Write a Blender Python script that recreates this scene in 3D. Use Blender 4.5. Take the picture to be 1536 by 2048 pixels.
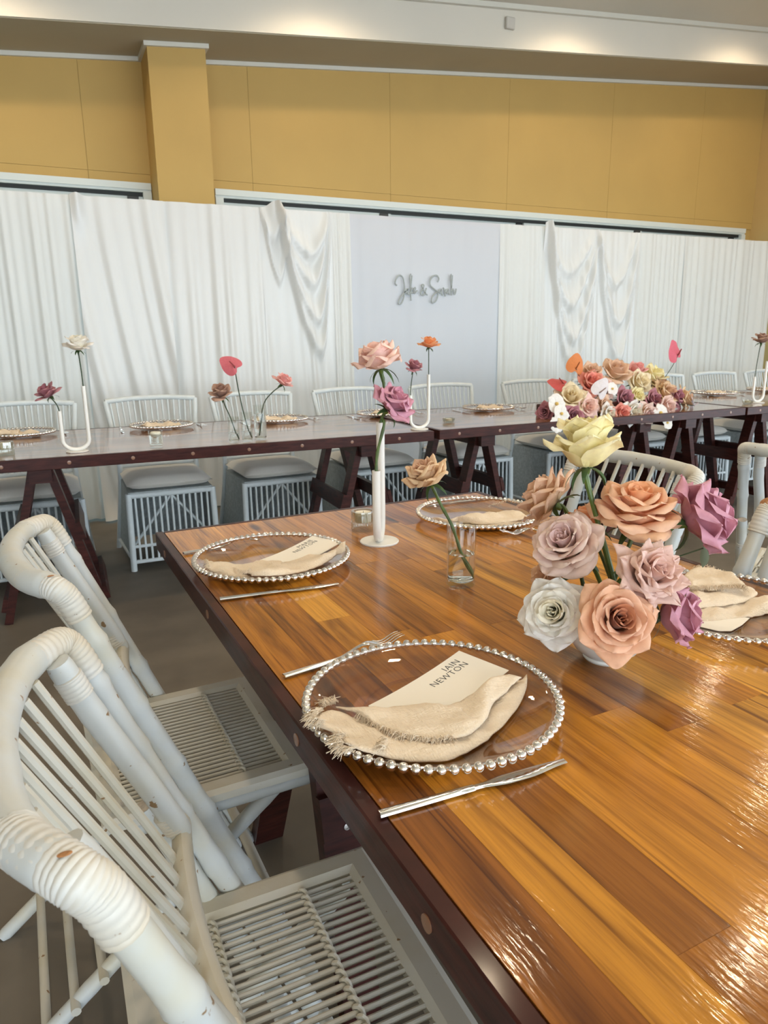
import bpy, bmesh, math, random
from mathutils import Vector, Matrix, noise

for o in list(bpy.data.objects):
    bpy.data.objects.remove(o, do_unlink=True)
scene = bpy.context.scene
COL = scene.collection
PI = math.pi

# ------------------------------------------------------------------ camera
CAM = Vector((0.0, 0.0, 1.2292))
FW = Vector((0.41220571, 0.87820889, -0.24256052))
RT = Vector((0.90409273, -0.42721118, -0.01034165))
UP = Vector((0.11270669, 0.21503432, 0.97008115))
FPX = 1410.36
cd = bpy.data.cameras.new('camera')
cam = bpy.data.objects.new('camera', cd); COL.objects.link(cam)
cam.matrix_world = Matrix(((RT.x, UP.x, -FW.x, CAM.x), (RT.y, UP.y, -FW.y, CAM.y), (RT.z, UP.z, -FW.z, CAM.z), (0, 0, 0, 1)))
cd.sensor_fit = 'VERTICAL'; cd.sensor_height = 36.0; cd.sensor_width = 27.0
cd.lens = FPX / 2048 * 36.0
cd.clip_start = 0.02; cd.clip_end = 100
cd.dof.use_dof = True; cd.dof.focus_distance = 1.15; cd.dof.aperture_fstop = 16.0
scene.camera = cam

# ------------------------------------------------------------------ light
world = bpy.data.worlds.new('world'); scene.world = world
world.use_nodes = True
bg = world.node_tree.nodes['Background']
bg.inputs[0].default_value = (0.80, 0.91, 1.0, 1); bg.inputs[1].default_value = 3.5
vs = scene.view_settings
vs.view_transform = 'Standard'; vs.look = 'None'; vs.gamma = 1.0; vs.exposure = 0.85
vs.use_curve_mapping = False

def portal(loc, rot, sx, sy):
    l = bpy.data.lights.new('sky_portal', 'AREA'); l.shape = 'RECTANGLE'; l.size = sx; l.size_y = sy
    l.cycles.is_portal = True
    o = bpy.data.objects.new('sky_portal', l); COL.objects.link(o); o.location = loc; o.rotation_euler = rot
portal((1.4, -5.05, 1.35), (PI/2, 0, PI), 11.0, 2.5)     # open rear side of the hall
portal((7.37, -1.75, 1.3), (PI/2, 0, PI/2), 5.9, 2.5)      # open right side

# ------------------------------------------------------------------ pixel helper (photo frame 1536 x 2048)
def ray(x, y):
    return (FW * FPX + RT * (x - 768) + UP * (1024 - y)).normalized()
def atz(x, y, z):
    d = ray(x, y); return CAM + d * ((z - CAM.z) / d.z)
def aty(x, y, Y):
    d = ray(x, y); return CAM + d * (Y / d.y)
def atd(x, y, dist):
    return CAM + ray(x, y) * dist
def view_dir(r, u, t):
    """direction given as right / up / towards the viewer"""
    return (RT * r + UP * u - FW * t).normalized()

# ------------------------------------------------------------------ materials
def new_mat(name):
    m = bpy.data.materials.new(name); m.use_nodes = True
    nt = m.node_tree; nt.nodes.clear()
    out = nt.nodes.new('ShaderNodeOutputMaterial')
    return m, nt, out
def N(nt, t, **kw):
    n = nt.nodes.new('ShaderNode' + t)
    for k, v in kw.items():
        if k in n.inputs: n.inputs[k].default_value = v
        else: setattr(n, k, v)
    return n
def L(nt, a, b): nt.links.new(a, b)
def ramp(nt, fac, stops):
    r = N(nt, 'ValToRGB'); e = r.color_ramp.elements
    while len(e) < len(stops): e.new(0.5)
    for el, (p, c) in zip(e, stops):
        el.position = p; el.color = (c[0], c[1], c[2], 1)
    L(nt, fac, r.inputs[0]); return r.outputs[0]
def simple(name, col, rough=.5, metal=0, noise_amt=0.0, nscale=20, bump=0.0, bscale=80, coat=0, sheen=0, col2=None, spec=.5):
    m, nt, out = new_mat(name)
    p = N(nt, 'BsdfPrincipled'); p.inputs['Roughness'].default_value = rough; p.inputs['Metallic'].default_value = metal
    p.inputs['Coat Weight'].default_value = coat; p.inputs['Coat Roughness'].default_value = .06
    p.inputs['Sheen Weight'].default_value = sheen; p.inputs['Specular IOR Level'].default_value = spec
    p.inputs['Base Color'].default_value = (*col, 1)
    tc = N(nt, 'TexCoord')
    if noise_amt or col2:
        nz = N(nt, 'TexNoise'); nz.inputs['Scale'].default_value = nscale; nz.inputs['Detail'].default_value = 5
        L(nt, tc.outputs['Object'], nz.inputs['Vector'])
        c2 = col2 or tuple(c * (1 - noise_amt) for c in col)
        L(nt, ramp(nt, nz.outputs['Fac'], [(.35, c2), (.65, col)]), p.inputs['Base Color'])
    if bump:
        nb = N(nt, 'TexNoise'); nb.inputs['Scale'].default_value = bscale; nb.inputs['Detail'].default_value = 3
        L(nt, tc.outputs['Object'], nb.inputs['Vector'])
        b = N(nt, 'Bump'); b.inputs['Strength'].default_value = bump; b.inputs['Distance'].default_value = .01
        L(nt, nb.outputs['Fac'], b.inputs['Height']); L(nt, b.outputs[0], p.inputs['Normal'])
    L(nt, p.outputs[0], out.inputs[0]); return m
def thin_glass(name, tint=(.96, .97, .96), ior=1.45, rough=.01, boost=1.0):
    m, nt, out = new_mat(name)
    tr = N(nt, 'BsdfTransparent'); tr.inputs[0].default_value = (*tint, 1)
    gl = N(nt, 'BsdfGlossy'); gl.inputs['Roughness'].default_value = rough; gl.inputs[0].default_value = (1, 1, 1, 1)
    f0 = ((ior - 1) / (ior + 1)) ** 2 * boost
    fr = N(nt, 'LayerWeight'); fr.inputs[0].default_value = .5
    pw = N(nt, 'Math', operation='POWER'); pw.inputs[1].default_value = 5.0; L(nt, fr.outputs['Facing'], pw.inputs[0])
    ml = N(nt, 'Math', operation='MULTIPLY_ADD'); ml.inputs[1].default_value = 1 - f0; ml.inputs[2].default_value = f0; ml.use_clamp = True
    L(nt, pw.outputs[0], ml.inputs[0])
    mx = N(nt, 'MixShader'); L(nt, ml.outputs[0], mx.inputs[0]); L(nt, tr.outputs[0], mx.inputs[1]); L(nt, gl.outputs[0], mx.inputs[2])
    L(nt, mx.outputs[0], out.inputs[0]); return m
def cloth(name, col, transl=.25, rough=.5, sheen=.2, weave=0.0, wscale=400, bump=.15, spec=.3):
    m, nt, out = new_mat(name)
    p = N(nt, 'BsdfPrincipled'); p.inputs['Base Color'].default_value = (*col, 1); p.inputs['Roughness'].default_value = rough
    p.inputs['Sheen Weight'].default_value = sheen; p.inputs['Specular IOR Level'].default_value = spec
    tl = N(nt, 'BsdfTranslucent'); tl.inputs[0].default_value = (*col, 1)
    mx = N(nt, 'MixShader'); mx.inputs[0].default_value = transl
    L(nt, p.outputs[0], mx.inputs[1]); L(nt, tl.outputs[0], mx.inputs[2]); L(nt, mx.outputs[0], out.inputs[0])
    tc = N(nt, 'TexCoord')
    if weave:
        w1 = N(nt, 'TexNoise'); w1.inputs['Scale'].default_value = 1.0; w1.inputs['Detail'].default_value = 2
        mp = N(nt, 'Mapping'); mp.inputs['Scale'].default_value = (wscale, wscale * .25, wscale); L(nt, tc.outputs['Object'], mp.inputs[0]); L(nt, mp.outputs[0], w1.inputs['Vector'])
        w2 = N(nt, 'TexNoise'); w2.inputs['Scale'].default_value = 1.0; w2.inputs['Detail'].default_value = 2
        mp2 = N(nt, 'Mapping'); mp2.inputs['Scale'].default_value = (wscale * .25, wscale, wscale); L(nt, tc.outputs['Object'], mp2.inputs[0]); L(nt, mp2.outputs[0], w2.inputs['Vector'])
        ad = N(nt, 'Math', operation='ADD'); L(nt, w1.outputs['Fac'], ad.inputs[0]); L(nt, w2.outputs['Fac'], ad.inputs[1])
        b = N(nt, 'Bump'); b.inputs['Strength'].default_value = bump; b.inputs['Distance'].default_value = .003
        L(nt, ad.outputs[0], b.inputs['Height']); L(nt, b.outputs[0], p.inputs['Normal'])
        hv = N(nt, 'MapRange'); hv.inputs[1].default_value = .7; hv.inputs[2].default_value = 1.3; hv.inputs[3].default_value = 1 - weave; hv.inputs[4].default_value = 1.0
        L(nt, ad.outputs[0], hv.inputs[0])
        mm = N(nt, 'Mix', data_type='RGBA', blend_type='MULTIPLY'); mm.inputs[0].default_value = 1.0; mm.inputs[6].default_value = (*col, 1)
        L(nt, hv.outputs[0], mm.inputs[7]); L(nt, mm.outputs[2], p.inputs['Base Color'])
    return m
def wood_stave(name):
    m, nt, out = new_mat(name)
    p = N(nt, 'BsdfPrincipled'); p.inputs['Roughness'].default_value = .4; p.inputs['Specular IOR Level'].default_value = .12
    p.inputs['Coat Weight'].default_value = .75; p.inputs['Coat Roughness'].default_value = .10; p.inputs['Coat IOR'].default_value = 1.42
    tc = N(nt, 'TexCoord'); oi = N(nt, 'ObjectInfo')
    off = N(nt, 'Vector Math'.replace(' ', ''), operation='SCALE'); off.inputs[0].default_value = (37, 53, 71); L(nt, oi.outputs['Random'], off.inputs['Scale'])
    ad = N(nt, 'VectorMath', operation='ADD'); L(nt, tc.outputs['Object'], ad.inputs[0]); L(nt, off.outputs[0], ad.inputs[1])
    def nz(sx, sy, det=6, dist=0.0, rough=.6):
        mp = N(nt, 'Mapping'); mp.inputs['Scale'].default_value = (sx, sy, sy); L(nt, ad.outputs[0], mp.inputs[0])
        n = N(nt, 'TexNoise'); n.inputs['Scale'].default_value = 1; n.inputs['Detail'].default_value = det; n.inputs['Distortion'].default_value = dist; n.inputs['Roughness'].default_value = rough
        L(nt, mp.outputs[0], n.inputs['Vector']); return n.outputs['Fac']
    broad = nz(2.2, 26, 3, .6); fine = nz(9, 260, 6); streak = nz(1.6, 45, 2, 1.2)
    base = ramp(nt, oi.outputs['Random'], [(0, (.36, .130, .013)), (.18, (.50, .200, .020)), (.40, (.62, .275, .030)), (.55, (.42, .155, .015)), (.72, (.70, .34, .045)), (.88, (.29, .100, .013)), (1, (.54, .22, .022))])
    dk = ramp(nt, broad, [(.30, (.30, .22, .15)), (.47, (.84, .80, .74)), (.68, (1.2, 1.2, 1.15))])
    m1 = N(nt, 'Mix', data_type='RGBA', blend_type='MULTIPLY'); m1.inputs[0].default_value = 1; L(nt, base, m1.inputs[6]); L(nt, dk, m1.inputs[7])
    fn = ramp(nt, fine, [(.30, (.62, .56, .50)), (.55, (1, 1, 1))])
    m2 = N(nt, 'Mix', data_type='RGBA', blend_type='MULTIPLY'); m2.inputs[0].default_value = .75; L(nt, m1.outputs[2], m2.inputs[6]); L(nt, fn, m2.inputs[7])
    st = ramp(nt, streak, [(.31, (.34, .25, .17)), (.43, (1, 1, 1))])
    m3 = N(nt, 'Mix', data_type='RGBA', blend_type='MULTIPLY'); m3.inputs[0].default_value = .8; L(nt, m2.outputs[2], m3.inputs[6]); L(nt, st, m3.inputs[7])
    # knots: sparse voronoi cells
    mp = N(nt, 'Mapping'); mp.inputs['Scale'].default_value = (2.4, 7, 7); L(nt, ad.outputs[0], mp.inputs[0])
    vo = N(nt, 'TexVoronoi'); vo.inputs['Scale'].default_value = 1.0; L(nt, mp.outputs[0], vo.inputs['Vector'])
    kn = ramp(nt, vo.outputs['Distance'], [(.05, (.14, .07, .04)), (.13, (1, 1, 1))])
    m4 = N(nt, 'Mix', data_type='RGBA', blend_type='MULTIPLY'); m4.inputs[0].default_value = .9; L(nt, m3.outputs[2], m4.inputs[6]); L(nt, kn, m4.inputs[7])
    L(nt, m4.outputs[2], p.inputs['Base Color'])
    # varnish ripples running across the grain
    mp2 = N(nt, 'Mapping'); mp2.inputs['Scale'].default_value = (40, 240, 60); L(nt, ad.outputs[0], mp2.inputs[0])
    n2 = N(nt, 'TexNoise'); n2.inputs['Scale'].default_value = 1; n2.inputs['Detail'].default_value = 2; L(nt, mp2.outputs[0], n2.inputs['Vector'])
    b = N(nt, 'Bump'); b.inputs['Strength'].default_value = .16; b.inputs['Distance'].default_value = .002
    L(nt, n2.outputs['Fac'], b.inputs['Height']); L(nt, b.outputs[0], p.inputs['Normal']); L(nt, b.outputs[0], p.inputs['Coat Normal'])
    L(nt, p.outputs[0], out.inputs[0]); return m
def head_wood(name):
    """butcher block of the far tables: staves too foreshortened to tell apart"""
    m, nt, out = new_mat(name)
    p = N(nt, 'BsdfPrincipled'); p.inputs['Roughness'].default_value = .3; p.inputs['Coat Weight'].default_value = 1; p.inputs['Coat Roughness'].default_value = .10
    tc = N(nt, 'TexCoord'); br = N(nt, 'TexBrick'); br.offset = .37
    br.inputs['Scale'].default_value = 1; br.inputs['Brick Width'].default_value = .5; br.inputs['Row Height'].default_value = .06; br.inputs['Mortar Size'].default_value = .0008
    br.inputs['Color1'].default_value = (.32, .14, .035, 1); br.inputs['Color2'].default_value = (.15, .055, .015, 1); br.inputs['Mortar'].default_value = (.1, .03, .01, 1)
    L(nt, tc.outputs['Object'], br.inputs['Vector'])
    mp = N(nt, 'Mapping'); mp.inputs['Scale'].default_value = (3, 60, 60); L(nt, tc.outputs['Object'], mp.inputs[0])
    n = N(nt, 'TexNoise'); n.inputs['Scale'].default_value = 1; n.inputs['Detail'].default_value = 5; L(nt, mp.outputs[0], n.inputs['Vector'])
    m1 = N(nt, 'Mix', data_type='RGBA', blend_type='MULTIPLY'); m1.inputs[0].default_value = 1; L(nt, br.outputs[0], m1.inputs[6])
    L(nt, ramp(nt, n.outputs['Fac'], [(.3, (.6, .55, .5)), (.7, (1.2, 1.2, 1.2))]), m1.inputs[7]); L(nt, m1.outputs[2], p.inputs['Base Color'])
    L(nt, p.outputs[0], out.inputs[0]); return m
def mahogany(name):
    m, nt, out = new_mat(name)
    p = N(nt, 'BsdfPrincipled'); p.inputs['Roughness'].default_value = .45; p.inputs['Specular IOR Level'].default_value = .15; p.inputs['Coat Weight'].default_value = .22; p.inputs['Coat Roughness'].default_value = .12
    tc = N(nt, 'TexCoord'); n = N(nt, 'TexNoise'); n.inputs['Scale'].default_value = 14; n.inputs['Detail'].default_value = 6
    mp = N(nt, 'Mapping'); mp.inputs['Scale'].default_value = (1, 1, 6); L(nt, tc.outputs['Object'], mp.inputs[0]); L(nt, mp.outputs[0], n.inputs['Vector'])
    L(nt, ramp(nt, n.outputs['Fac'], [(.3, (.024, .006, .005)), (.7, (.062, .015, .011))]), p.inputs['Base Color'])
    b = N(nt, 'Bump'); b.inputs['Strength'].default_value = .12; b.inputs['Distance'].default_value = .004; L(nt, n.outputs['Fac'], b.inputs['Height']); L(nt, b.outputs[0], p.inputs['Normal'])
    L(nt, p.outputs[0], out.inputs[0]); return m
def bamboo_paint(name, col=(.55, .575, .58), cream=(.55, .535, .46)):
    m, nt, out = new_mat(name)
    p = N(nt, 'BsdfPrincipled'); p.inputs['Roughness'].default_value = .38; p.inputs['Specular IOR Level'].default_value = .45
    tc = N(nt, 'TexCoord')
    n = N(nt, 'TexNoise'); n.inputs['Scale'].default_value = 9; n.inputs['Detail'].default_value = 4; L(nt, tc.outputs['Object'], n.inputs['Vector'])
    c1 = ramp(nt, n.outputs['Fac'], [(.45, col), (.68, cream)])
    w = N(nt, 'TexNoise'); w.inputs['Scale'].default_value = 55; w.inputs['Detail'].default_value = 3; L(nt, tc.outputs['Object'], w.inputs['Vector'])
    sp = ramp(nt, w.outputs['Fac'], [(.70, (1, 1, 1)), (.725, (.45, .28, .15))])
    mm = N(nt, 'Mix', data_type='RGBA', blend_type='MULTIPLY'); mm.inputs[0].default_value = 1; L(nt, c1, mm.inputs[6]); L(nt, sp, mm.inputs[7])
    L(nt, mm.outputs[2], p.inputs['Base Color'])
    b = N(nt, 'Bump'); b.inputs['Strength'].default_value = .12; b.inputs['Distance'].default_value = .004; L(nt, w.outputs['Fac'], b.inputs['Height']); L(nt, b.outputs[0], p.inputs['Normal'])
    L(nt, p.outputs[0], out.inputs[0]); return m
def petal_mat(name):
    m, nt, out = new_mat(name)
    at = N(nt, 'Attribute'); at.attribute_name = 'Col'
    p = N(nt, 'BsdfPrincipled'); p.inputs['Roughness'].default_value = .55; p.inputs['Sheen Weight'].default_value = .15; p.inputs['Specular IOR Level'].default_value = .25
    tl = N(nt, 'BsdfTranslucent'); mx = N(nt, 'MixShader'); mx.inputs[0].default_value = .28
    tc = N(nt, 'TexCoord'); n = N(nt, 'TexNoise'); n.inputs['Scale'].default_value = 120; n.inputs['Detail'].default_value = 4; L(nt, tc.outputs['Object'], n.inputs['Vector'])
    mm = N(nt, 'Mix', data_type='RGBA', blend_type='MULTIPLY'); mm.inputs[0].default_value = 1; L(nt, at.outputs['Color'], mm.inputs[6])
    L(nt, ramp(nt, n.outputs['Fac'], [(.3, (.92, .90, .90)), (.6, (1, 1, 1))]), mm.inputs[7])
    L(nt, mm.outputs[2], p.inputs['Base Color']); L(nt, mm.outputs[2], tl.inputs[0])
    L(nt, p.outputs[0], mx.inputs[1]); L(nt, tl.outputs[0], mx.inputs[2]); L(nt, mx.outputs[0], out.inputs[0]); return m

M = dict(
    yellow=simple('yellow_paint', (.49, .315, .095), .7, noise_amt=.05, nscale=2.5, bump=.03, bscale=150),
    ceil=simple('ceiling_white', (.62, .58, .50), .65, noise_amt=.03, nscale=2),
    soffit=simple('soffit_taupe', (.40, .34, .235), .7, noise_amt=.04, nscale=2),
    trim=simple('white_trim', (.60, .58, .51), .45),
    frame=simple('window_frame_white', (.62, .65, .62), .4),
    dark=simple('dark_track', (.015, .015, .014), .6),
    floor=simple('concrete', (.120, .100, .076), .55, col2=(.168, .143, .112), nscale=3.5, bump=.04, bscale=30),
    stave=wood_stave('acacia_stave'), head_wood=head_wood('acacia_block'), mahog=mahogany('mahogany_stain'),
    plug=simple('wood_plug', (.22, .10, .05), .4, coat=.6),
    screw=simple('screw_steel', (.45, .42, .40), .35, metal=1),
    bamboo=bamboo_paint('bamboo_white_paint'),
    cane=bamboo_paint('bamboo_binding', (.62, .61, .58), (.56, .49, .37)),
    rod=bamboo_paint('bamboo_rod', (.56, .54, .48), (.52, .48, .38)),
    cutend=simple('raw_cane_end', (.45, .20, .07), .7, noise_amt=.4, nscale=300),
    tan_end=simple('painted_cane_end', (.52, .44, .36), .7, noise_amt=.2, nscale=200),
    rattan=simple('rattan_white', (.66, .72, .74), .5, noise_amt=.06, nscale=30),
    weave=simple('rattan_weave', (.40, .45, .46), .6, noise_amt=.25, nscale=60, bump=.3, bscale=120),
    cushion=cloth('cushion_fabric', (.80, .77, .70), 0, .8, .2, weave=.08, wscale=500),
    silver=simple('silver', (.86, .82, .78), .12, metal=1),
    steel=simple('cutlery_steel', (.80, .79, .77), .14, metal=1),
    glass=thin_glass('clear_glass'), pglass=thin_glass('plate_glass', (.90, .87, .85), 1.5, .02, 1.1), rglass=thin_glass('ribbed_glass', (.80, .82, .78), 1.5, .04, 4.0),
    pane=thin_glass('window_glass', (.30, .36, .36), 1.5, .01, 1.0),
    linen=cloth('linen', (.97, .81, .61), .15, .85, .3, weave=.10, wscale=420, bump=.6),
    card=simple('card_stock', (.90, .85, .76), .7), ink=simple('card_ink', (.05, .055, .06), .6),
    ceramic=simple('white_ceramic', (.72, .73, .72), .35, coat=.2),
    white_metal=simple('white_powdercoat', (.78, .77, .73), .38),
    wax=simple('candle_wax', (.85, .80, .68), .5),
    stem=simple('stem_green', (.105, .165, .025), .45, col2=(.05, .085, .02), nscale=40),
    dstem=simple('dark_stem', (.025, .05, .02), .5), leaf=simple('leaf_green', (.035, .085, .025), .45),
    gum=simple('gum_leaf', (.25, .34, .25), .6), petal=petal_mat('petal'),
    satin=cloth('satin_white', (.76, .77, .77), .12, .30, .15, spec=.5), sheer=cloth('sheer_white', (.73, .735, .79), .30, .7, .1),
    voile=cloth('gathered_white', (.77, .78, .77), .16, .55, .15),
    sign=simple('sign_silver', (.33, .36, .36), .5, metal=.2), plastic=simple('grey_plastic', (.50, .47, .42), .5), black=simple('hook_black', (.03, .03, .03), .5),
    plaster=simple('side_wall_paint', (.58, .40, .16), .7, noise_amt=.04, nscale=2),
)
def lamp_mat():
    m, nt, out = new_mat('lamp_glow'); e = N(nt, 'Emission'); e.inputs[0].default_value = (1, .80, .55, 1); e.inputs[1].default_value = 90.0
    L(nt, e.outputs[0], out.inputs[0]); return m
M['glow'] = lamp_mat()
mw, nt, out = new_mat('water')
p = N(nt, 'BsdfPrincipled'); p.inputs['Transmission Weight'].default_value = 1; p.inputs['IOR'].default_value = 1.33; p.inputs['Roughness'].default_value = 0; p.inputs['Base Color'].default_value = (.97, .98, .97, 1)
L(nt, p.outputs[0], out.inputs[0]); M['water'] = mw

# ------------------------------------------------------------------ mesh builder
class MB:
    def __init__(s): s.v = []; s.f = []; s.c = None
    def add(s, vs, fs):
        o = len(s.v); s.v += [tuple(v) for v in vs]; s.f += [tuple(i + o for i in f) for f in fs]; return s
    def box(s, x0, x1, y0, y1, z0, z1, mtx=None):
        vs = [Vector((x, y, z)) for z in (z0, z1) for y in (y0, y1) for x in (x0, x1)]
        if mtx: vs = [mtx @ v for v in vs]
        return s.add(vs, [(0, 2, 3, 1), (4, 5, 7, 6), (0, 1, 5, 4), (2, 6, 7, 3), (0, 4, 6, 2), (1, 3, 7, 5)])
    def bbox(s, x0, x1, y0, y1, z0, z1, b=.002, mtx=None):
        """box with chamfered edges on all sides"""
        vs = []
        for sz, z in ((-1, z0), (1, z1)):
            for sy, y in ((-1, y0), (1, y1)):
                for sx, x in ((-1, x0), (1, x1)):
                    vs += [(x, y - sy * b, z - sz * b), (x - sx * b, y, z - sz * b), (x - sx * b, y - sy * b, z)]
        vs = [Vector(v) for v in vs]
        if mtx: vs = [mtx @ v for v in vs]
        bm = bmesh.new(); [bm.verts.new(v) for v in vs]; bmesh.ops.convex_hull(bm, input=bm.verts); bm.verts.index_update()
        bmesh.ops.dissolve_limit(bm, angle_limit=.01, verts=bm.verts, edges=bm.edges); bm.verts.index_update()
        s.add([v.co for v in bm.verts], [[v.index for v in f.verts] for f in bm.faces]); bm.free(); return s
    def tube(s, path, r, seg=8, caps=True, flat=None, closed=False):
        P = [Vector(p) for p in path]; n = len(P)
        R = r if isinstance(r, (list, tuple)) else [r] * n
        T = []
        for i in range(n):
            if closed: t = P[(i + 1) % n] - P[i - 1]
            else: t = P[min(i + 1, n - 1)] - P[max(i - 1, 0)]
            T.append(t.normalized() if t.length > 1e-9 else Vector((0, 0, 1)))
        a = Vector((0, 0, 1)) if abs(T[0].z) < .9 else Vector((1, 0, 0))
        u = (a - T[0] * a.dot(T[0])).normalized(); vs = []
        for i in range(n):
            u = (u - T[i] * u.dot(T[i])).normalized(); w = T[i].cross(u)
            for k in range(seg):
                an = 2 * PI * k / seg; cu, cw = math.cos(an), math.sin(an)
                if flat: cu *= flat[0]; cw *= flat[1]
                vs.append(P[i] + (u * cu + w * cw) * R[i])
        fs = [(i * seg + k, i * seg + (k + 1) % seg, (i + 1) * seg + (k + 1) % seg, (i + 1) * seg + k) for i in range(n - 1) for k in range(seg)]
        if closed: fs += [((n - 1) * seg + k, (n - 1) * seg + (k + 1) % seg, (k + 1) % seg, k) for k in range(seg)]
        elif caps: fs += [tuple(range(seg - 1, -1, -1)), tuple((n - 1) * seg + k for k in range(seg))]
        return s.add(vs, fs)
    def lathe(s, prof, seg=32, mtx=None, rib=None, capb=False, capt=False):
        vs = []
        for (r, z) in prof:
            for k in range(seg):
                an = 2 * PI * k / seg; rr = r * (1 + (rib(an, z) if rib else 0))
                vs.append(Vector((rr * math.cos(an), rr * math.sin(an), z)))
        if mtx: vs = [mtx @ v for v in vs]
        n = len(prof)
        fs = [(i * seg + k, i * seg + (k + 1) % seg, (i + 1) * seg + (k + 1) % seg, (i + 1) * seg + k) for i in range(n - 1) for k in range(seg)]
        if capb: fs.append(tuple(range(seg - 1, -1, -1)))
        if capt: fs.append(tuple((n - 1) * seg + k for k in range(seg)))
        return s.add(vs, fs)
    def grid(s, fn, nu, nv):
        vs = [fn(i / nu, j / nv) for j in range(nv + 1) for i in range(nu + 1)]
        return s.add(vs, [(j * (nu + 1) + i, j * (nu + 1) + i + 1, (j + 1) * (nu + 1) + i + 1, (j + 1) * (nu + 1) + i) for j in range(nv) for i in range(nu)])
    def mesh(s, name, mat, smooth=True, ang=.7):
        me = bpy.data.meshes.new(name); me.from_pydata(s.v, [], s.f); me.materials.append(mat)
        if smooth:
            me.polygons.foreach_set('use_smooth', [True] * len(me.polygons))
            if ang: me.set_sharp_from_angle(angle=ang)
        if s.c:
            at = me.color_attributes.new('Col', 'FLOAT_COLOR', 'POINT')
            at.data.foreach_set('color', [x for c in s.c for x in (c[0], c[1], c[2], 1)])
        me.update(); return me
    def build(s, name, mat, parent=None, smooth=True, ang=.7, mtx=None):
        return inst(name, s.mesh(name, M[mat] if isinstance(mat, str) else mat, smooth, ang), parent, mtx)
def inst(name, me, parent=None, mtx=None):
    o = bpy.data.objects.new(name, me); COL.objects.link(o)
    if parent: o.parent = parent
    if mtx is not None: o.matrix_local = mtx
    return o
def tag(o, label, cat, group=None, kind=None):
    o['label'] = label; o['category'] = cat
    if group: o['group'] = group
    if kind: o['kind'] = kind
    return o
def thing(name, label, cat, loc=(0, 0, 0), rz=0, group=None):
    o = bpy.data.objects.new(name, None); COL.objects.link(o); o.empty_display_size = .05
    o.location = loc; o.rotation_euler = (0, 0, rz); return tag(o, label, cat, group)
def struct(o): o['kind'] = 'structure'; return o
def T(x=0, y=0, z=0): return Matrix.Translation((x, y, z))
def RZ(a): return Matrix.Rotation(a, 4, 'Z')
def copy_tree(root, loc, rz, label, group=None):
    r = root.copy(); COL.objects.link(r); r.location = loc; r.rotation_euler = (0, 0, rz); r['label'] = label
    if group: r['group'] = group
    for ch in root.children:
        c = ch.copy(); COL.objects.link(c); c.parent = r
        for g in ch.children:
            d = g.copy(); COL.objects.link(d); d.parent = c
    return r
def smooth(x, a, b):
    t = max(0, min(1, (x - a) / (b - a))); return t * t * (3 - 2 * t)
def axis_matrix(pos, ax, spin=0):
    q = Vector((0, 0, 1)).rotation_difference(Vector(ax).normalized())
    return Matrix.Translation(pos) @ q.to_matrix().to_4x4() @ Matrix.Rotation(spin, 4, 'Z')
def catmull(pts, n=6):
    P = [Vector(p) for p in pts]; out = []
    for i in range(len(P) - 1):
        a = P[max(i - 1, 0)]; b = P[i]; c = P[i + 1]; d = P[min(i + 2, len(P) - 1)]
        for k in range(n):
            t = k / n; out.append(.5 * ((2 * b) + (c - a) * t + (2 * a - 5 * b + 4 * c - d) * t * t + (3 * b - a - 3 * c + d) * t ** 3))
    out.append(P[-1]); return out

# ------------------------------------------------------------------ the hall
X0, X1, Y0, Y1 = -4.5, 7.32, -5.0, 5.85
KS = .0925                                   # the roof rises towards the right
def soff(x): return 3.095 + KS * x
def ceilz(x): return 3.395 + KS * x
struct(MB().box(X0 - .2, X1 + .2, Y0 - .2, Y1 + .4, -.1, 0).build('floor', 'floor', smooth=False))
def slab(name, x0, x1, y0, y1, zf, th, mat):
    vs = [(x, y, zf(x) + dz) for dz in (0, th) for y in (y0, y1) for x in (x0, x1)]
    return struct(MB().add(vs, [(0, 2, 3, 1), (4, 5, 7, 6), (0, 1, 5, 4), (2, 6, 7, 3), (0, 4, 6, 2), (1, 3, 7, 5)]).build(name, mat, smooth=False))
BY = 5.28
slab('ceiling', X0 - .2, X1 + .2, Y0 - .2, BY, ceilz, .1, 'ceil')
o = slab('trim_1', X0, X1, BY, Y1 + .25, soff, .5, 'ceil'); o.name = 'ceiling_bulkhead'
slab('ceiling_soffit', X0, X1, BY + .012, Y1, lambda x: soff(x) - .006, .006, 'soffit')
slab('trim_1', X0, X1, BY - .035, BY, lambda x: ceilz(x) - .035, .035, 'trim')
# back wall: carcass plus 1.2 m sheets with open joints
wb = MB()
WZ = 2.336
wb.box(X0, X1, Y1 + .012, Y1 + .2, WZ + .001, 2.64)
vs_ = [(x, y, soff(x) if k else 2.64) for k in (0, 1) for y in (Y1 + .012, Y1 + .2) for x in (X0, X1)]
wb.add(vs_, [(0, 2, 3, 1), (4, 5, 7, 6), (0, 1, 5, 4), (2, 6, 7, 3), (0, 4, 6, 2), (1, 3, 7, 5)])
wb.box(.86, 1.33, Y1 + .012, Y1 + .2, 0, WZ + .06); wb.box(X0, -3.2, Y1 + .012, Y1 + .2, 0, WZ + .06); wb.box(7.2, X1, Y1 + .012, Y1 + .2, 0, WZ + .06)
wall = struct(wb.build('wall_back', 'yellow', smooth=False))
def sheet(x0, x1, z0, z1f):
    g = .0010
    vs = [(x, y, z) for k in (0, 1) for y in (Y1, Y1 + .0125) for x in (x0 + g, x1 - g) for z in ((z0 + g) if k == 0 else z1f(x) - g,)]
    MB().add(vs, [(0, 2, 3, 1), (4, 5, 7, 6), (0, 1, 5, 4), (2, 6, 7, 3), (0, 4, 6, 2), (1, 3, 7, 5)]).build('wall_panel', 'yellow', wall, smooth=False)
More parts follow.
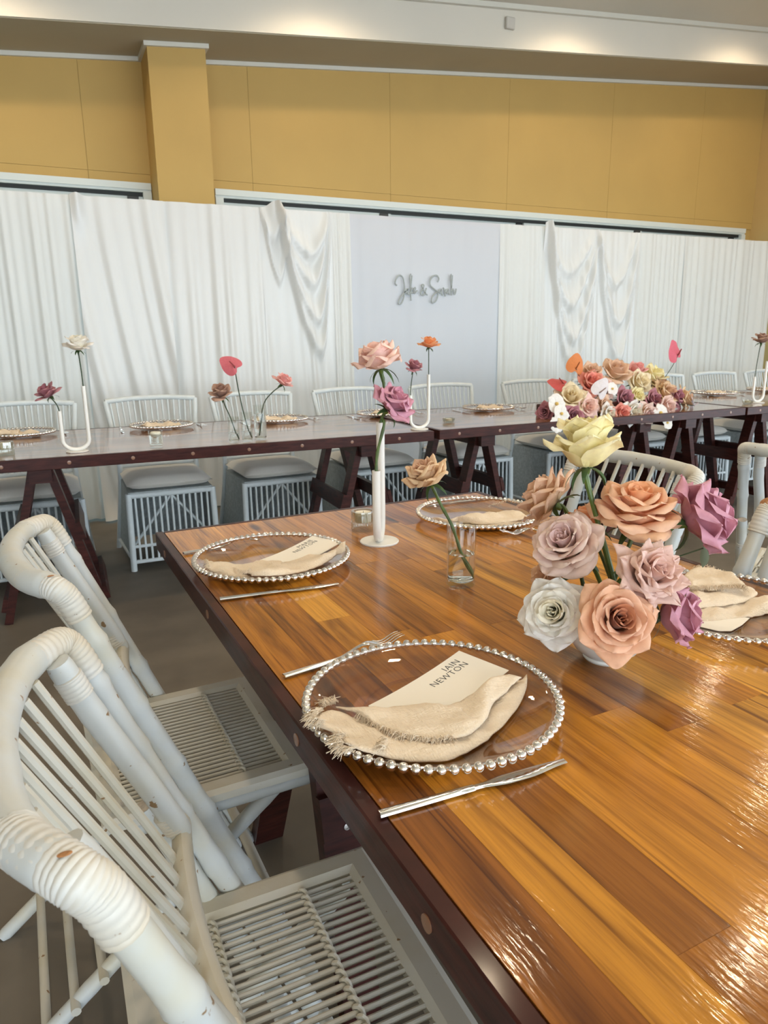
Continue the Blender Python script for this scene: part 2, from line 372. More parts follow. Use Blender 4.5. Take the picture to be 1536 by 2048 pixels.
xs = [X0, -3.16, -1.96, -.76, .44, 1.64, 2.84, 4.03, 5.23, 6.43, X1]
for a, b in zip(xs[:-1], xs[1:]):
    sheet(a, b, 2.4, soff); sheet(a, b, WZ, lambda x: 2.4)
# pillar
PX0, PX1, PY = .868, 1.262, 5.54
vs_ = [(x, y, z) for k in (0, 1) for y in (PY, Y1 + .02) for x in (PX0, PX1) for z in ((0 if k == 0 else soff(x) - .004),)]
pl = struct(MB().add(vs_, [(0, 2, 3, 1), (4, 5, 7, 6), (0, 1, 5, 4), (2, 6, 7, 3), (0, 4, 6, 2), (1, 3, 7, 5)]).build('wall_pillar', 'yellow', smooth=False))
# cornice
def cornice(name, x0, x1, y0, y1):
    vs = [(x, y, soff(x) + dz) for dz in (-.034, -.004) for y in (y0, y1) for x in (x0, x1)]
    return struct(MB().add(vs, [(0, 2, 3, 1), (4, 5, 7, 6), (0, 1, 5, 4), (2, 6, 7, 3), (0, 4, 6, 2), (1, 3, 7, 5)]).build(name, 'trim', smooth=False))
cornice('trim_2', X0, PX0 - .022, Y1 - .022, Y1); cornice('trim_3', PX1 + .022, X1, Y1 - .022, Y1)
cornice('trim_4', PX0 - .022, PX0, PY - .022, Y1); cornice('trim_5', PX1, PX1 + .022, PY - .022, Y1); cornice('trim_6', PX0, PX1, PY - .022, PY)
# side and rear walls (daylight comes in through the open sides)
def wedge_x(name, x0, x1, y0, y1, z0, mat):
    vs = [(x, y, z) for k in (0, 1) for y in (y0, y1) for x in (x0, x1) for z in ((z0 if k == 0 else ceilz(x)),)]
    return struct(MB().add(vs, [(0, 2, 3, 1), (4, 5, 7, 6), (0, 1, 5, 4), (2, 6, 7, 3), (0, 4, 6, 2), (1, 3, 7, 5)]).build(name, mat, smooth=False))
wedge_x('wall_right', X1, X1 + .2, Y0, Y1 + .2, 2.55, 'plaster')
struct(MB().box(X1, X1 + .2, 1.2, Y1 + .2, 0, 2.55).box(X1, X1 + .2, Y0, -4.7, 0, 2.55).build('wall_right_pier', 'plaster', smooth=False))
wedge_x('wall_rear', X0, X1, Y0 - .2, Y0, 2.62, 'plaster')
wedge_x('wall_left', X0 - .2, X0, Y0, Y1 + .2, 0, 'plaster')
# windows behind the drapes: sliding doors in white frames
def window(name, x0, x1, npan):
    f = MB(); y0, y1 = Y1 - .03, Y1 + .10
    f.box(x0, x1, y0, y1, WZ - .045, WZ); f.box(x0, x1, y0 + .012, y1, WZ - .062, WZ - .045)
    f.box(x0, x0 + .06, y0, y1, 0, WZ - .062); f.box(x1 - .06, x1, y0, y1, 0, WZ - .062); f.box(x0 + .06, x1 - .06, y0, y1, 0, .04)
    w = struct(f.build(name, 'frame', smooth=False))
    MB().box(x0 + .06, x1 - .06, Y1 + .01, Y1 + .09, WZ - .088, WZ - .062).build('door_track', 'dark', w, smooth=False)
    pw = (x1 - x0 - .12) / npan
    for i in range(npan):
        a = x0 + .06 + i * pw - .02; b = a + pw + .04; yy = Y1 + .02 + .035 * (i % 2)
        a = max(a, x0 + .06); b = min(b, x1 - .06)
        s = MB(); t = WZ - .088
        s.box(a, b, yy, yy + .03, t - .07, t); s.box(a, b, yy, yy + .03, .04, .14); s.box(a, a + .05, yy, yy + .03, .14, t - .07); s.box(b - .05, b, yy, yy + .03, .14, t - .07)
        so = s.build('door_sash', 'frame', w, smooth=False)
        MB().box(a + .05, b - .05, yy + .012, yy + .018, .14, t - .07).build('pane', 'pane', so, smooth=False)
        MB().box(b - .11, b - .03, yy - .012, yy, t - .028, t - .002).build('roller_bracket', 'black', w, smooth=False)
window('window_1', -3.2, .862, 3); window('window_2', 1.335, 7.2, 4)
# detector box on the bulkhead
bp = aty(1018, 48, BY)
e = MB().bbox(-.042, .042, -.028, 0, -.042, .042, .006).build('sensor_box', 'plastic', None, smooth=False); e.location = (bp.x, BY, bp.z)
tag(e, 'small beige square sensor box on the white bulkhead near the ceiling', 'sensor')
# downlights
def downlight(x, y, label, power):
    z = ceilz(x); t = thing('downlight', label, 'downlight', (x, y, z), 0, 'ceiling downlights')
    t.rotation_euler = (0, -math.atan(KS), 0)
    MB().lathe([(.058, -.001), (.062, -.006), (.048, -.010), (.044, -.004)], 28).build('bezel', 'trim', t)
    MB().lathe([(.0005, -.005), (.044, -.005)], 24).build('lens', 'glow', t)
    l = bpy.data.lights.new('downlight_beam', 'SPOT'); l.energy = power; l.color = (1, .80, .56); l.spot_size = 2.75; l.spot_blend = .45; l.shadow_soft_size = .045
    lo = bpy.data.objects.new('downlight_beam', l); COL.objects.link(lo); lo.parent = t; lo.location = (0, 0, -.02)
DL = [(1.66, 2.42, 'round downlight in the ceiling above the near table', 20), (3.3, 2.1, 'round downlight in the ceiling right of the near table', 20),
      (.05, 2.42, 'round downlight in the ceiling above the left end of the head tables', 16), (.05, .72, 'round downlight in the ceiling above the near bamboo chairs', 12),
      (1.66, .72, 'round downlight in the ceiling above the rose bowl', 20), (3.3, .40, 'round downlight in the ceiling out to the right', 20),
      (-.15, 4.78, 'round downlight in the ceiling by the left end of the bulkhead', 13), (1.95, 4.78, 'round downlight in the ceiling by the bulkhead, right of the pillar', 13),
      (4.15, 4.78, 'round downlight in the ceiling by the sensor box', 13), (6.1, 4.78, 'round downlight in the ceiling by the right end of the bulkhead', 13), (5.3, 3.4, 'round downlight in the ceiling over the far right chairs', 20)]
for d in DL: downlight(*d)

# ------------------------------------------------------------------ drapes
DY, DZ = 5.20, 2.112
def folds(rng, x0, x1, pitch):
    """a list of pleats: centre, width, depth"""
    out = []; x = x0
    while x < x1:
        w = pitch * rng.uniform(.6, 1.5); out.append((x + w / 2, w, rng.uniform(.45, 1.0))); x += w
    return out
def cat_ridge(x, z, xa, za, xb, zb, drop, skew):
    """signed height above a hanging fold from a to b"""
    t = (x - xa) / (xb - xa)
    if t < 0 or t > 1: return None
    if t < skew: q = t / skew
    else: q = (1 - t) / (1 - skew)
    zc = za + (zb - za) * t - drop * (1 - (1 - q) ** 1.7)
    return z - zc
def drape(x0, x1, seed, mat, label, pitch=.05, amp=.022, lean=0.0, swags=(), top_bump=None, flat=0.0, pool=0.0, fade_top=.35):
    amp *= 1.5; rng = random.Random(seed); F = folds(rng, x0 - .3, x1 + .3, pitch)
    F2 = folds(rng, x0 - .5, x1 + .5, pitch * 3.3)
    nx = max(24, int((x1 - x0) / .0075)); nz = 72 if swags else 40
    def fn(u, v):
        z = .012 + (DZ - .012) * v
        if v < 0.0: z = .012
        x = x0 + (x1 - x0) * u
        xs_ = x - lean * (1 - v) ** 1.3 * .3
        y = 0
        g = fade_top + (1 - fade_top) * (1 - v) ** .6
        for c, w, d in F:
            q = (xs_ - c) / w
            if abs(q) < 1.2: y -= amp * d * math.exp(-q * q * 7) * g
        for c, w, d in F2:
            q = (xs_ - c) / w
            if abs(q) < 1.2: y -= amp * 2.2 * d * math.exp(-q * q * 5) * (1 - v * .75)
        y += .006 * noise.noise((x * 9, z * 1.5, seed)) 
        y *= 1 - flat
        for (xa, za, xb, zb, drop, skew, am, sig) in swags:
            h = cat_ridge(x, z, xa, za, xb, zb, drop, skew)
            if h is not None:
                t = (x - xa) / (xb - xa); en = smooth(t, 0, .12) * smooth(1 - t, 0, .12) * .75 + .25
                k = math.exp(-(h / sig) ** 2) if h < 0 else math.exp(-(h / (sig * 2.2)) ** 2)
                y -= am * k * en
        zz = z
        if top_bump and v > .86:
            xb_, wb_, hb_ = top_bump
            k = math.exp(-((x - xb_) / wb_) ** 2) * smooth(v, .86, 1); zz += hb_ * k; y -= .045 * k
        if v < .06: y -= pool * (1 - v / .06) ** 2
        return Vector((x, DY + y, zz))
    o = MB().grid(fn, nx, nz).build('drape', mat, ang=None)
    return tag(o, label, 'curtain', 'white backdrop drapes')
drape(-1.7, .27, 1, 'voile', 'white gathered drape with tight narrow folds, leftmost behind the head table', .045, .02)
drape(.262, .835, 2, 'satin', 'white satin drape with slanting folds, left of the pillar', .09, .030, lean=.9, pool=.06, top_bump=(.30, .03, .012))
drape(.828, 1.50, 3, 'satin', 'white satin drape with straight pleats, hanging below the pillar', .07, .026)
drape(1.49, 2.04, 4, 'satin', 'white satin drape with swagged cowl folds, left of the lettered panel', .085, .020, lean=.3, top_bump=(1.595, .05, .045),
      swags=[(1.49, 2.1, 1.66, 2.1, .20, .5, .035, .03), (1.51, 2.05, 1.70, 2.05, .42, .55, .03, .03), (1.60, 2.13, 2.0, 2.06, .28, .62, .05, .035), (1.60, 2.12, 2.0, 2.06, .48, .66, .05, .04), (1.60, 2.11, 2.02, 2.05, .72, .70, .05, .045), (1.61, 2.10, 2.02, 2.04, .93, .74, .045, .05)])
drape(2.03, 2.175, 5, 'voile', 'narrow white drape with four tight pleats, left edge of the lettered panel', .034, .024)
drape(2.165, 3.53, 6, 'sheer', 'flat sheer white drape behind the silver script lettering', .16, .012, flat=.35, fade_top=.7)
drape(3.52, 3.98, 7, 'voile', 'white drape with fine vertical pleats, right edge of the lettered panel', .05, .022)
drape(3.955, 5.05, 8, 'satin', 'white satin drape with swagged folds behind the large flower arrangement', .07, .020, lean=.2, top_bump=(3.99, .05, .045),
      swags=[(3.98, 2.12, 4.5, 2.06, .35, .45, .03, .03), (3.98, 2.12, 4.52, 2.06, .62, .5, .045, .04), (3.98, 2.1, 4.55, 2.05, .90, .55, .045, .045), (3.98, 2.1, 4.55, 2.05, 1.15, .6, .04, .05),
             (4.52, 2.1, 5.0, 2.1, .45, .5, .035, .035), (4.52, 2.1, 5.03, 2.1, .78, .6, .04, .045), (4.52, 2.1, 5.03, 2.1, 1.1, .65, .04, .05)])
drape(5.03, 5.62, 9, 'voile', 'white drape with soft folds, right of the swagged satin one', .06, .024)
drape(5.60, 6.86, 10, 'voile', 'white drape with wide folds, last before the right wall', .075, .028)
rail = thing('curtain_rail', 'thin white backdrop pole carrying the white drapes', 'curtain rail', (0, DY + .015, 0))
MB().tube([(-1.75, 0, DZ - .02), (6.88, 0, DZ - .02)], .010, 10).build('pole', 'white_metal', rail)
for x in (-1.74, 2.1, 6.87):
    MB().tube([(x, .022, 0), (x, .022, DZ - .02)], .013, 10).build('upright', 'white_metal', rail)
    MB().box(x - .15, x + .15, .01, .30, 0, .008).build('foot_plate', 'white_metal', rail, smooth=False)

# script lettering on the sheer drape
SG = thing('script_sign', 'silver script lettering of two names joined by an ampersand on sheer drape', 'sign', (2.84, DY - .032, 1.55))
def sgp(x, y):
    q = aty(760 + x / 8.533, 520 + y / 8.533, DY - .032); return (q.x - 2.84, 0, q.z - 1.55)
def letter(name, strokes, r=.0062):
    m = MB()
    for st in strokes: m.tube(catmull([sgp(*q) for q in st], 6), r, 6, flat=(1, .8))
    m.build(name, 'sign', SG)
letter('letter_j', [[(290, 435), (262, 400), (270, 340), (310, 275), (350, 262), (390, 300), (410, 380), (420, 480), (415, 580), (398, 670), (362, 742), (325, 750), (318, 710), (345, 650), (400, 580), (432, 530)]])
letter('letter_a', [[(472, 492), (438, 505), (428, 545), (448, 558), (468, 515), (475, 492), (470, 545), (490, 588), (515, 545)]])
letter('letter_k', [[(528, 238), (512, 290), (520, 400), (522, 520), (530, 695)], [(545, 265), (540, 330), (526, 520)], [(565, 478), (530, 528), (548, 566), (572, 545)]])
letter('letter_e', [[(572, 530), (606, 492), (598, 472), (576, 505), (572, 550), (592, 565), (640, 522)]])
letter('ampersand', [[(812, 598), (770, 560), (715, 445), (735, 420), (750, 442), (718, 508), (695, 560), (716, 600), (758, 585), (792, 478)]])
letter('letter_s', [[(985, 375), (1005, 320), (970, 265), (900, 285), (855, 350), (860, 430), (920, 490), (980, 545), (985, 620), (950, 700), (900, 730), (880, 690), (900, 620), (960, 560), (1002, 535)]])
letter('letter_a', [[(1048, 498), (1012, 515), (1004, 548), (1028, 560), (1044, 505), (1046, 560), (1066, 602)]])
letter('letter_r', [[(1078, 470), (1095, 500), (1108, 560), (1112, 622)], [(1110, 545), (1132, 502)]])
letter('letter_a', [[(1166, 498), (1136, 515), (1130, 555), (1152, 562), (1164, 505), (1170, 560), (1188, 590)]])
letter('letter_h', [[(1218, 242), (1206, 300), (1216, 450), (1216, 605)], [(1234, 260), (1232, 340), (1217, 480)], [(1218, 545), (1245, 500), (1262, 530), (1268, 588), (1288, 562), (1300, 490)]])

# ------------------------------------------------------------------ tables
TZ = .75
def cyl_between(m, a, b, r, seg=10): m.tube([a, b], r, seg)
def plank(m, a, b, w, t, side):
    """straight timber from a to b; w along `side`, t across"""
    a = Vector(a); b = Vector(b); d = (b - a).normalized(); s = Vector(side); s = (s - d * s.dot(d)).normalized(); n = d.cross(s)
    vs = [p + s * (sx * w / 2) + n * (sn * t / 2) for p in (a, b) for sx, sn in ((-1, -1), (1, -1), (1, 1), (-1, 1))]
    m.add(vs, [(0, 3, 2, 1), (4, 5, 6, 7), (0, 1, 5, 4), (1, 2, 6, 5), (2, 3, 7, 6), (3, 0, 4, 7)])
def trestle(parent, cx, y0, y1, spread=.30, near_spread=None, low_rail=True):
    """A-frame trestle, local: x along table length, y across; parts go under the table"""
    top = TZ - .045 - .004
    MB().box(cx - .045, cx + .045, y0 - .02, y1 + .02, top - .07, top).build('trestle_beam', 'mahog', parent, smooth=False)
    for s in (-1, 1):
        sp = near_spread if (s > 0 and near_spread) else spread
        def lx(z): return cx + s * (.028 + (sp - .028) * (1 - z / top))
        for y in (y0 + .06, y1 - .06):
            m = MB(); plank(m, (lx(top - .005), y, top - .005), (lx(0), y, 0), .072, .034, (0, 1, 0)); m.build('leg', 'mahog', parent, smooth=False)
        for (z0, z1) in ((.355, .435), (.06, .12)) if low_rail else ((.355, .435),):
            m = MB(); plank(m, (lx((z0 + z1) / 2) + s * .027, y0 + .02, (z0 + z1) / 2), (lx((z0 + z1) / 2) + s * .027, y1 - .02, (z0 + z1) / 2), z1 - z0, .020, (lx(z1) - lx(z0), 0, z1 - z0)); rl = m.build('cross_rail', 'mahog', parent, smooth=False)
            if near_spread and z0 > .3:
                for k, (dy, dz) in enumerate(((.045, -.018), (.075, .016))):
                    zz = (z0 + z1) / 2 + dz
                    MB().lathe([(.006, 0), (.006, .0012), (.0026, .0015), (.0026, .0004), (.0003, .0004)], 12, mtx=axis_matrix((lx(zz) + s * .0385, y0 + .02 + dy, zz), (s, 0, .2 * s * 0 + .25))).build('screw', 'screw', rl)

# near table, staves one by one
NA = .0314
NT = thing('dining_table', 'long varnished acacia plank table with mahogany edging in the foreground', 'table', (.207, 1.8113, 0), NA - PI / 2)
# local x runs along the table towards the viewer, local y across to the right
NL, NW = 2.42, .99
for (a, b, c, d) in ((0, NL, 0, .020), (0, NL, NW - .020, NW), (0, .016, .0205, NW - .0205), (NL - .016, NL, .0205, NW - .0205)):
    MB().bbox(a, b, c, d, TZ - .045, TZ + .0004, .0022).build('edge_board', 'mahog', NT, smooth=False)
rng = random.Random(11)
nrow = 15; rw = (NW - .041) / nrow
for i in range(nrow):
    y = .0205 + i * rw; x = .0165; first = rng.uniform(.12, .5)
    while x < NL - .017:
        ln = first if first else rng.uniform(.34, .72); first = None
        x2 = min(x + ln, NL - .0165)
        if NL - .0165 - x2 < .12: x2 = NL - .0165
        mx = T((x + x2) / 2, y + rw / 2, TZ - .016)
        MB().bbox(-(x2 - x) / 2 + .00005, (x2 - x) / 2 - .00005, -rw / 2 + .00005, rw / 2 - .00005, -.016, .016 + rng.uniform(-.0001, .0001), .0002).build('stave', 'stave', NT, smooth=False, mtx=mx)
        x = x2
for x in (.12, .55, 1.03, 1.36, 1.7, 2.1):
    for yy, s in ((0, -1), (NW, 1)):
        m = MB().lathe([(.0085, 0), (.0085, .0012), (.0003, .0016)], 14, mtx=T(x, yy, TZ - .024) @ Matrix.Rotation(-s * PI / 2, 4, 'X')); m.build('wood_plug', 'plug', NT)
for x in (.14, .40, .66, .92):
    MB().lathe([(.0085, 0), (.0085, .0012), (.0003, .0016)], 14, mtx=T(0, x, TZ - .024) @ Matrix.Rotation(-PI / 2, 4, 'Y')).build('wood_plug', 'plug', NT)
trestle(NT, .655, .10, NW - .10, .36, .20, False); trestle(NT, 1.98, .10, NW - .10, .30)

# head tables in a row
def head_table(x0, x1, y0, w, rz, label, trestles):
    t = thing('trestle_table', label, 'table', (x0, y0, 0), rz, 'head tables in a row'); ln = x1 - x0
    MB().bbox(0, ln, 0, .022, TZ - .05, TZ, .002).build('edge_board', 'mahog', t, smooth=False)
    MB().bbox(0, ln, w - .022, w, TZ - .05, TZ, .002).build('edge_board', 'mahog', t, smooth=False)
    MB().bbox(0, .022, .0225, w - .0225, TZ - .05, TZ, .002).build('edge_board', 'mahog', t, smooth=False)
    MB().bbox(ln - .022, ln, .0225, w - .0225, TZ - .05, TZ, .002).build('edge_board', 'mahog', t, smooth=False)
    MB().box(.0225, ln - .0225, .0225, w - .0225, TZ - .035, TZ - .0005).build('table_top', 'head_wood', t, smooth=False)
    x = .12
    me = MB().lathe([(.008, 0), (.008, .0015), (.0003, .002)], 12, mtx=Matrix.Rotation(PI / 2, 4, 'X')).mesh('wood_plug', M['plug'])
    while x < ln - .05:
        inst('wood_plug', me, t, T(x, 0, TZ - .025)); x += .255
    for tx in trestles: trestle(t, tx - x0, .10, w - .33, .205)
    return t
head_table(-1.6, 1.778, 3.267, .99, -.030, 'mahogany-edged trestle table carrying the trio of cylinder vases', (-.07, 1.45))
head_table(1.815, 4.115, 3.178, .99, .002, 'mahogany-edged trestle table carrying the large flower arrangement', (2.17, 3.33, 3.72))
head_table(4.125, 6.5, 3.175, .99, .0, 'mahogany-edged trestle table at the far right end of the row', (4.42, 6.2))

# ------------------------------------------------------------------ bamboo folding chairs
def bamboo(m, a, b, r, seed, seg=14, bulge=.13, taper=0.0, node=.15, sag=None, n=None):
    rng = random.Random(seed); a = Vector(a); b = Vector(b); Ln = (b - a).length; n = n or max(10, int(Ln / .010))
    nodes = []; s = rng.uniform(.04, node)
    while s < Ln: nodes.append(s); s += node * rng.uniform(.75, 1.25)
    P = []; R = []
    wob = Vector((rng.uniform(-1, 1), rng.uniform(-1, 1), 0)) * .004
    for i in range(n + 1):
        t = i / n; s = t * Ln; q = a.lerp(b, t) + wob * math.sin(t * PI * 2.0)
        k = 0
        for sn in nodes:
            k += bulge * math.exp(-((s - sn) / .011) ** 2) - .5 * bulge * math.exp(-((s - sn + .005) / .0025) ** 2)
        rr = r * (1 - taper * t) * (1 + k)
        if i in (0, n): rr *= .9
        P.append(q); R.append(rr)
    m.tube(P, R, seg)
def wrap(m, path, r, turns, seg=14, rid=.06):
    """cane binding round a pole: ribbed sleeve"""
    P = catmull(path, 12); tot = len(P); n = turns * 4; out = []; R = []; r = r * .93
    for i in range(n + 1):
        f = i / n * (tot - 1); k = min(int(f), tot - 2); out.append(P[k].lerp(P[k + 1], f - k))
        R.append(r * (1 + rid * (abs(math.sin(i * PI / 4)) - .35)))
    R[0] *= .88; R[-1] *= .88
    m.tube(out, R, seg)
def bamboo_chair(name, label, loc, rz, seed=3):
    t = thing(name, label, 'chair', loc, rz, 'white bamboo folding chairs')
    LN = .411                                   # rearward lean of the posts
    def px(z): return -.21 + (.875 - z) * LN
    HW = .214
    # curved top rail
    pts = [(-.212, -HW, .872), (-.226, -HW * .93, .877), (-.250, -HW * .76, .878), (-.268, -HW * .45, .879), (-.276, 0, .880), (-.268, HW * .45, .879), (-.250, HW * .76, .878), (-.226, HW * .93, .877), (-.212, HW, .872)]
    pts = [(px(.835), -HW, .835), (px(.858), -HW, .858)] + pts + [(px(.858), HW, .858), (px(.835), HW, .835)]
    P = catmull(pts, 7); R = []
    for i in range(len(P)):
        s = i / (len(P) - 1); k = 0
        for sn in (.27, .45, .66): k += .07 * math.exp(-((s - sn) / .015) ** 2)
        R.append((.0158 + .0030 * smooth(s, .08, .25) * smooth(1 - s, .08, .25)) * (1 + k) * (1 + .05 * math.sin(s * 9 + seed)))
    MB().tube(P, R, 16).build('top_rail', 'bamboo', t)
    for s in (-1, 1):
        # front post from the rail to the floor, second pole doubled along its lower half
        m = MB(); bamboo(m, (px(.868), s * HW, .868), (px(0.001), s * HW, .001), .0158, seed + s, bulge=.20, node=.13); m.build('front_post', 'bamboo', t)
        m = MB(); bamboo(m, (px(.64) - .030, s * (HW - .008), .628), (px(.012) - .030, s * (HW - .008), .001), .0150, seed + 7 + s, node=.19); sp = m.build('side_pole', 'bamboo', t)
        d = Vector((px(.6) - px(.7), 0, -.1)).normalized()
        c = MB(); c.lathe([(.0001, .001), (.0132, 0)], 14, mtx=axis_matrix(Vector((px(.64) - .030, s * (HW - .008), .628)) - d * .0006, -d)); c.build('cut_end', 'tan_end', sp)
        # inner post of the back
        m = MB(); bamboo(m, (px(.865) - .016, s * .166, .870), (px(.60) - .006, s * .166, .600), .0152, seed + 21 + s, bulge=.05); m.build('back_post', 'bamboo', t)
        # bindings at the corner, along the rail, and on the posts
        m = MB(); wrap(m, [(-.254, s * HW * .70, .878), (-.250, s * HW * .76, .878), (-.226, s * HW * .93, .877), (-.214, s * HW * .995, .8725), (px(.858), s * HW, .858), (px(.825), s * HW, .825)], .0203, 24); m.build('binding', 'cane', t)
        m = MB(); wrap(m, [(px(.845) - .016, s * .166, .850), (px(.82) - .015, s * .166, .822)], .0176, 6); m.build('binding', 'cane', t)
        m = MB(); wrap(m, [(px(.635) - .010, s * .166, .638), (px(.61) - .008, s * .166, .612)], .0176, 6); m.build('binding', 'cane', t)
        m = MB(); wrap(m, [(px(.555) - .030, s * (HW - .008), .543), (px(.535) - .030, s * (HW - .008), .523)], .0174, 3); m.build('binding', 'cane', t)
        # rear leg crossing to the back
        m = MB(); bamboo(m, (.125, s * .172, .425), (-.40, s * .172, .001), .0140, seed + 33 + s, bulge=.05, node=.22); m.build('rear_leg', 'bamboo', t)
        m = MB(); m.tube([(-.14, s * .186, .424), (.168, s * .186, .424)], .0145, 12); m.build('seat_bearer', 'bamboo', t)
    m = MB(); m.lathe([(.0001, .0012), (.006, .001), (.0085, 0)], 12, mtx=T(-.2215, -HW * .985, .8952) @ Matrix.Diagonal((.6, .35, .7, 1))); m.build('worn_patch', 'cutend', t)
    # back slats and lower back rail
    ns = 7; me = None
    for i in range(ns):
        y = -.118 + .236 * i / (ns - 1); sagx = -.055 * (1 - (y / HW) ** 2)
        top = Vector((px(.872) + sagx * .95, y, .872)); bot = Vector((px(.598) - .012 + sagx * .25, y, .598))
        MB().tube([top, bot], .0054, 8).build('back_slat', 'rod', t)
    P = [(px(.592) - .006 - .016 * (1 - (k / 6) ** 2), k / 6 * .192, .592) for k in range(-6, 7)]
    MB().tube(P, .021, 12, flat=(1.0, .62)).build('lower_back_rail', 'rod', t)
    # seat frame: flat half-round rails with mitred front corners
    sz = .45; x0, x1, w = -.195, .172, .205; rw_ = .044
    def rail(a, b, c, d):
        vs = [Vector((q[0], q[1], sz - .010)) for q in (a, b, c, d)] + [Vector((q[0], q[1], sz + .004)) for q in (a, b, c, d)]
        ctr = sum(vs, Vector()) / 8
        top = [v.lerp(Vector((ctr.x if False else v.x, v.y, v.z)), 0) for v in vs[4:]]
        inn = []
        for k in range(4):
            v = vs[4 + k]; inn.append(Vector((v.x, v.y, sz + .009)).lerp(Vector((ctr.x, ctr.y, sz + .009)), .0))
        mid = []
        q = [Vector(x) for x in ((a[0], a[1], 0), (b[0], b[1], 0), (c[0], c[1], 0), (d[0], d[1], 0))]
        m1 = q[0].lerp(q[3], .22); m2 = q[1].lerp(q[2], .22); m3 = q[1].lerp(q[2], .78); m4 = q[0].lerp(q[3], .78)
        for p_ in (m1, m2, m3, m4): mid.append(Vector((p_.x, p_.y, sz + .010)))
        V = vs + mid
        F = [(0, 3, 2, 1), (0, 1, 5, 4), (2, 3, 7, 6), (4, 5, 9, 8), (6, 7, 11, 10), (8, 9, 10, 11), (0, 4, 8, 11, 7, 3), (1, 2, 6, 10, 9, 5)]
        MB().add(V, F).build('seat_rail', 'rod', t, smooth=False)
    rail((x0, -w), (x1, -w), (x1 - rw_, -w + rw_), (x0 + rw_, -w + rw_))
    rail((x1, w), (x0, w), (x0 + rw_, w - rw_), (x1 - rw_, w - rw_))
    rail((x1, -w), (x1, w), (x1 - rw_, w - rw_), (x1 - rw_, -w + rw_))
    rail((x0, w), (x0, -w), (x0 + rw_, -w + rw_), (x0 + rw_, w - rw_))
    rodm = MB().tube([(x0 + rw_ - .01, 0, sz + .001), (x1 - rw_ + .01, 0, sz + .001)], .0037, 8).mesh('seat_rod', M['rod'])
    nr = 24; iw = (w - rw_) * 2
    for i in range(nr): inst('seat_rod', rodm, t, T(0, -iw / 2 + iw * (i + .5) / nr, 0))
    for bx in (x0 + rw_ + .075, x0 + rw_ + .205):
        m = MB()
        for ph in (0, PI):
            P = []
            for k in range(nr * 4 + 1):
                a = k * PI / 4 + ph; P.append((bx + .0035 * math.cos(a), -iw / 2 + iw * k / (nr * 4), sz + .0028 + .0062 * math.sin(a)))
            m.tube(P, .0030, 5)
        m.build('seat_binding', 'rod', t)
    # under-seat slats, stretchers
    def lx(z): return .125 + (-.40 - .125) * (.425 - z) / .425
    for z in (.075, .115, .155): MB().tube([(lx(z) - .012, -.20, z), (lx(z) - .012, .20, z)], .0085, 10).build('stretcher', 'rod', t)
    MB().tube([(px(.17) + .012, -HW, .17), (px(.17) + .012, HW, .17)], .0105, 10).build('stretcher', 'rod', t)
    MB().tube([(px(.30) - .02, -.19, .285), (px(.30) - .02, .19, .285)], .0125, 10).build('axle', 'bamboo', t)
    return t
CX = .197
c1 = bamboo_chair('bamboo_chair', 'white bamboo folding chair closest to the viewer, at the front plate', (CX, .667, 0), 0, 3)
c2 = bamboo_chair('bamboo_chair', 'white bamboo folding chair second along the left table edge, before the back plate', (CX - .008, 1.305, 0), .03, 11)
copy_tree(c2, (1.225, 1.44, 0), PI + .05, 'white bamboo folding chair across the near table, seen behind the roses')
copy_tree(c1, (2.25, 1.42, 0), .5, 'white bamboo folding chair facing away at the right edge, behind the mauve rose')
c5 = copy_tree(c1, (1.105, .728, 0), PI, 'white bamboo folding chair with a raw brown pole end, cut by the right edge')
sphere_cap = MB().lathe([(.0001, .009), (.009, .0075), (.0165, .003), (.0185, -.004)], 16)
sphere_cap.build('raw_end', 'cutend', c5, mtx=axis_matrix((-.214, -.214, .886), (.5, 0, .85)))

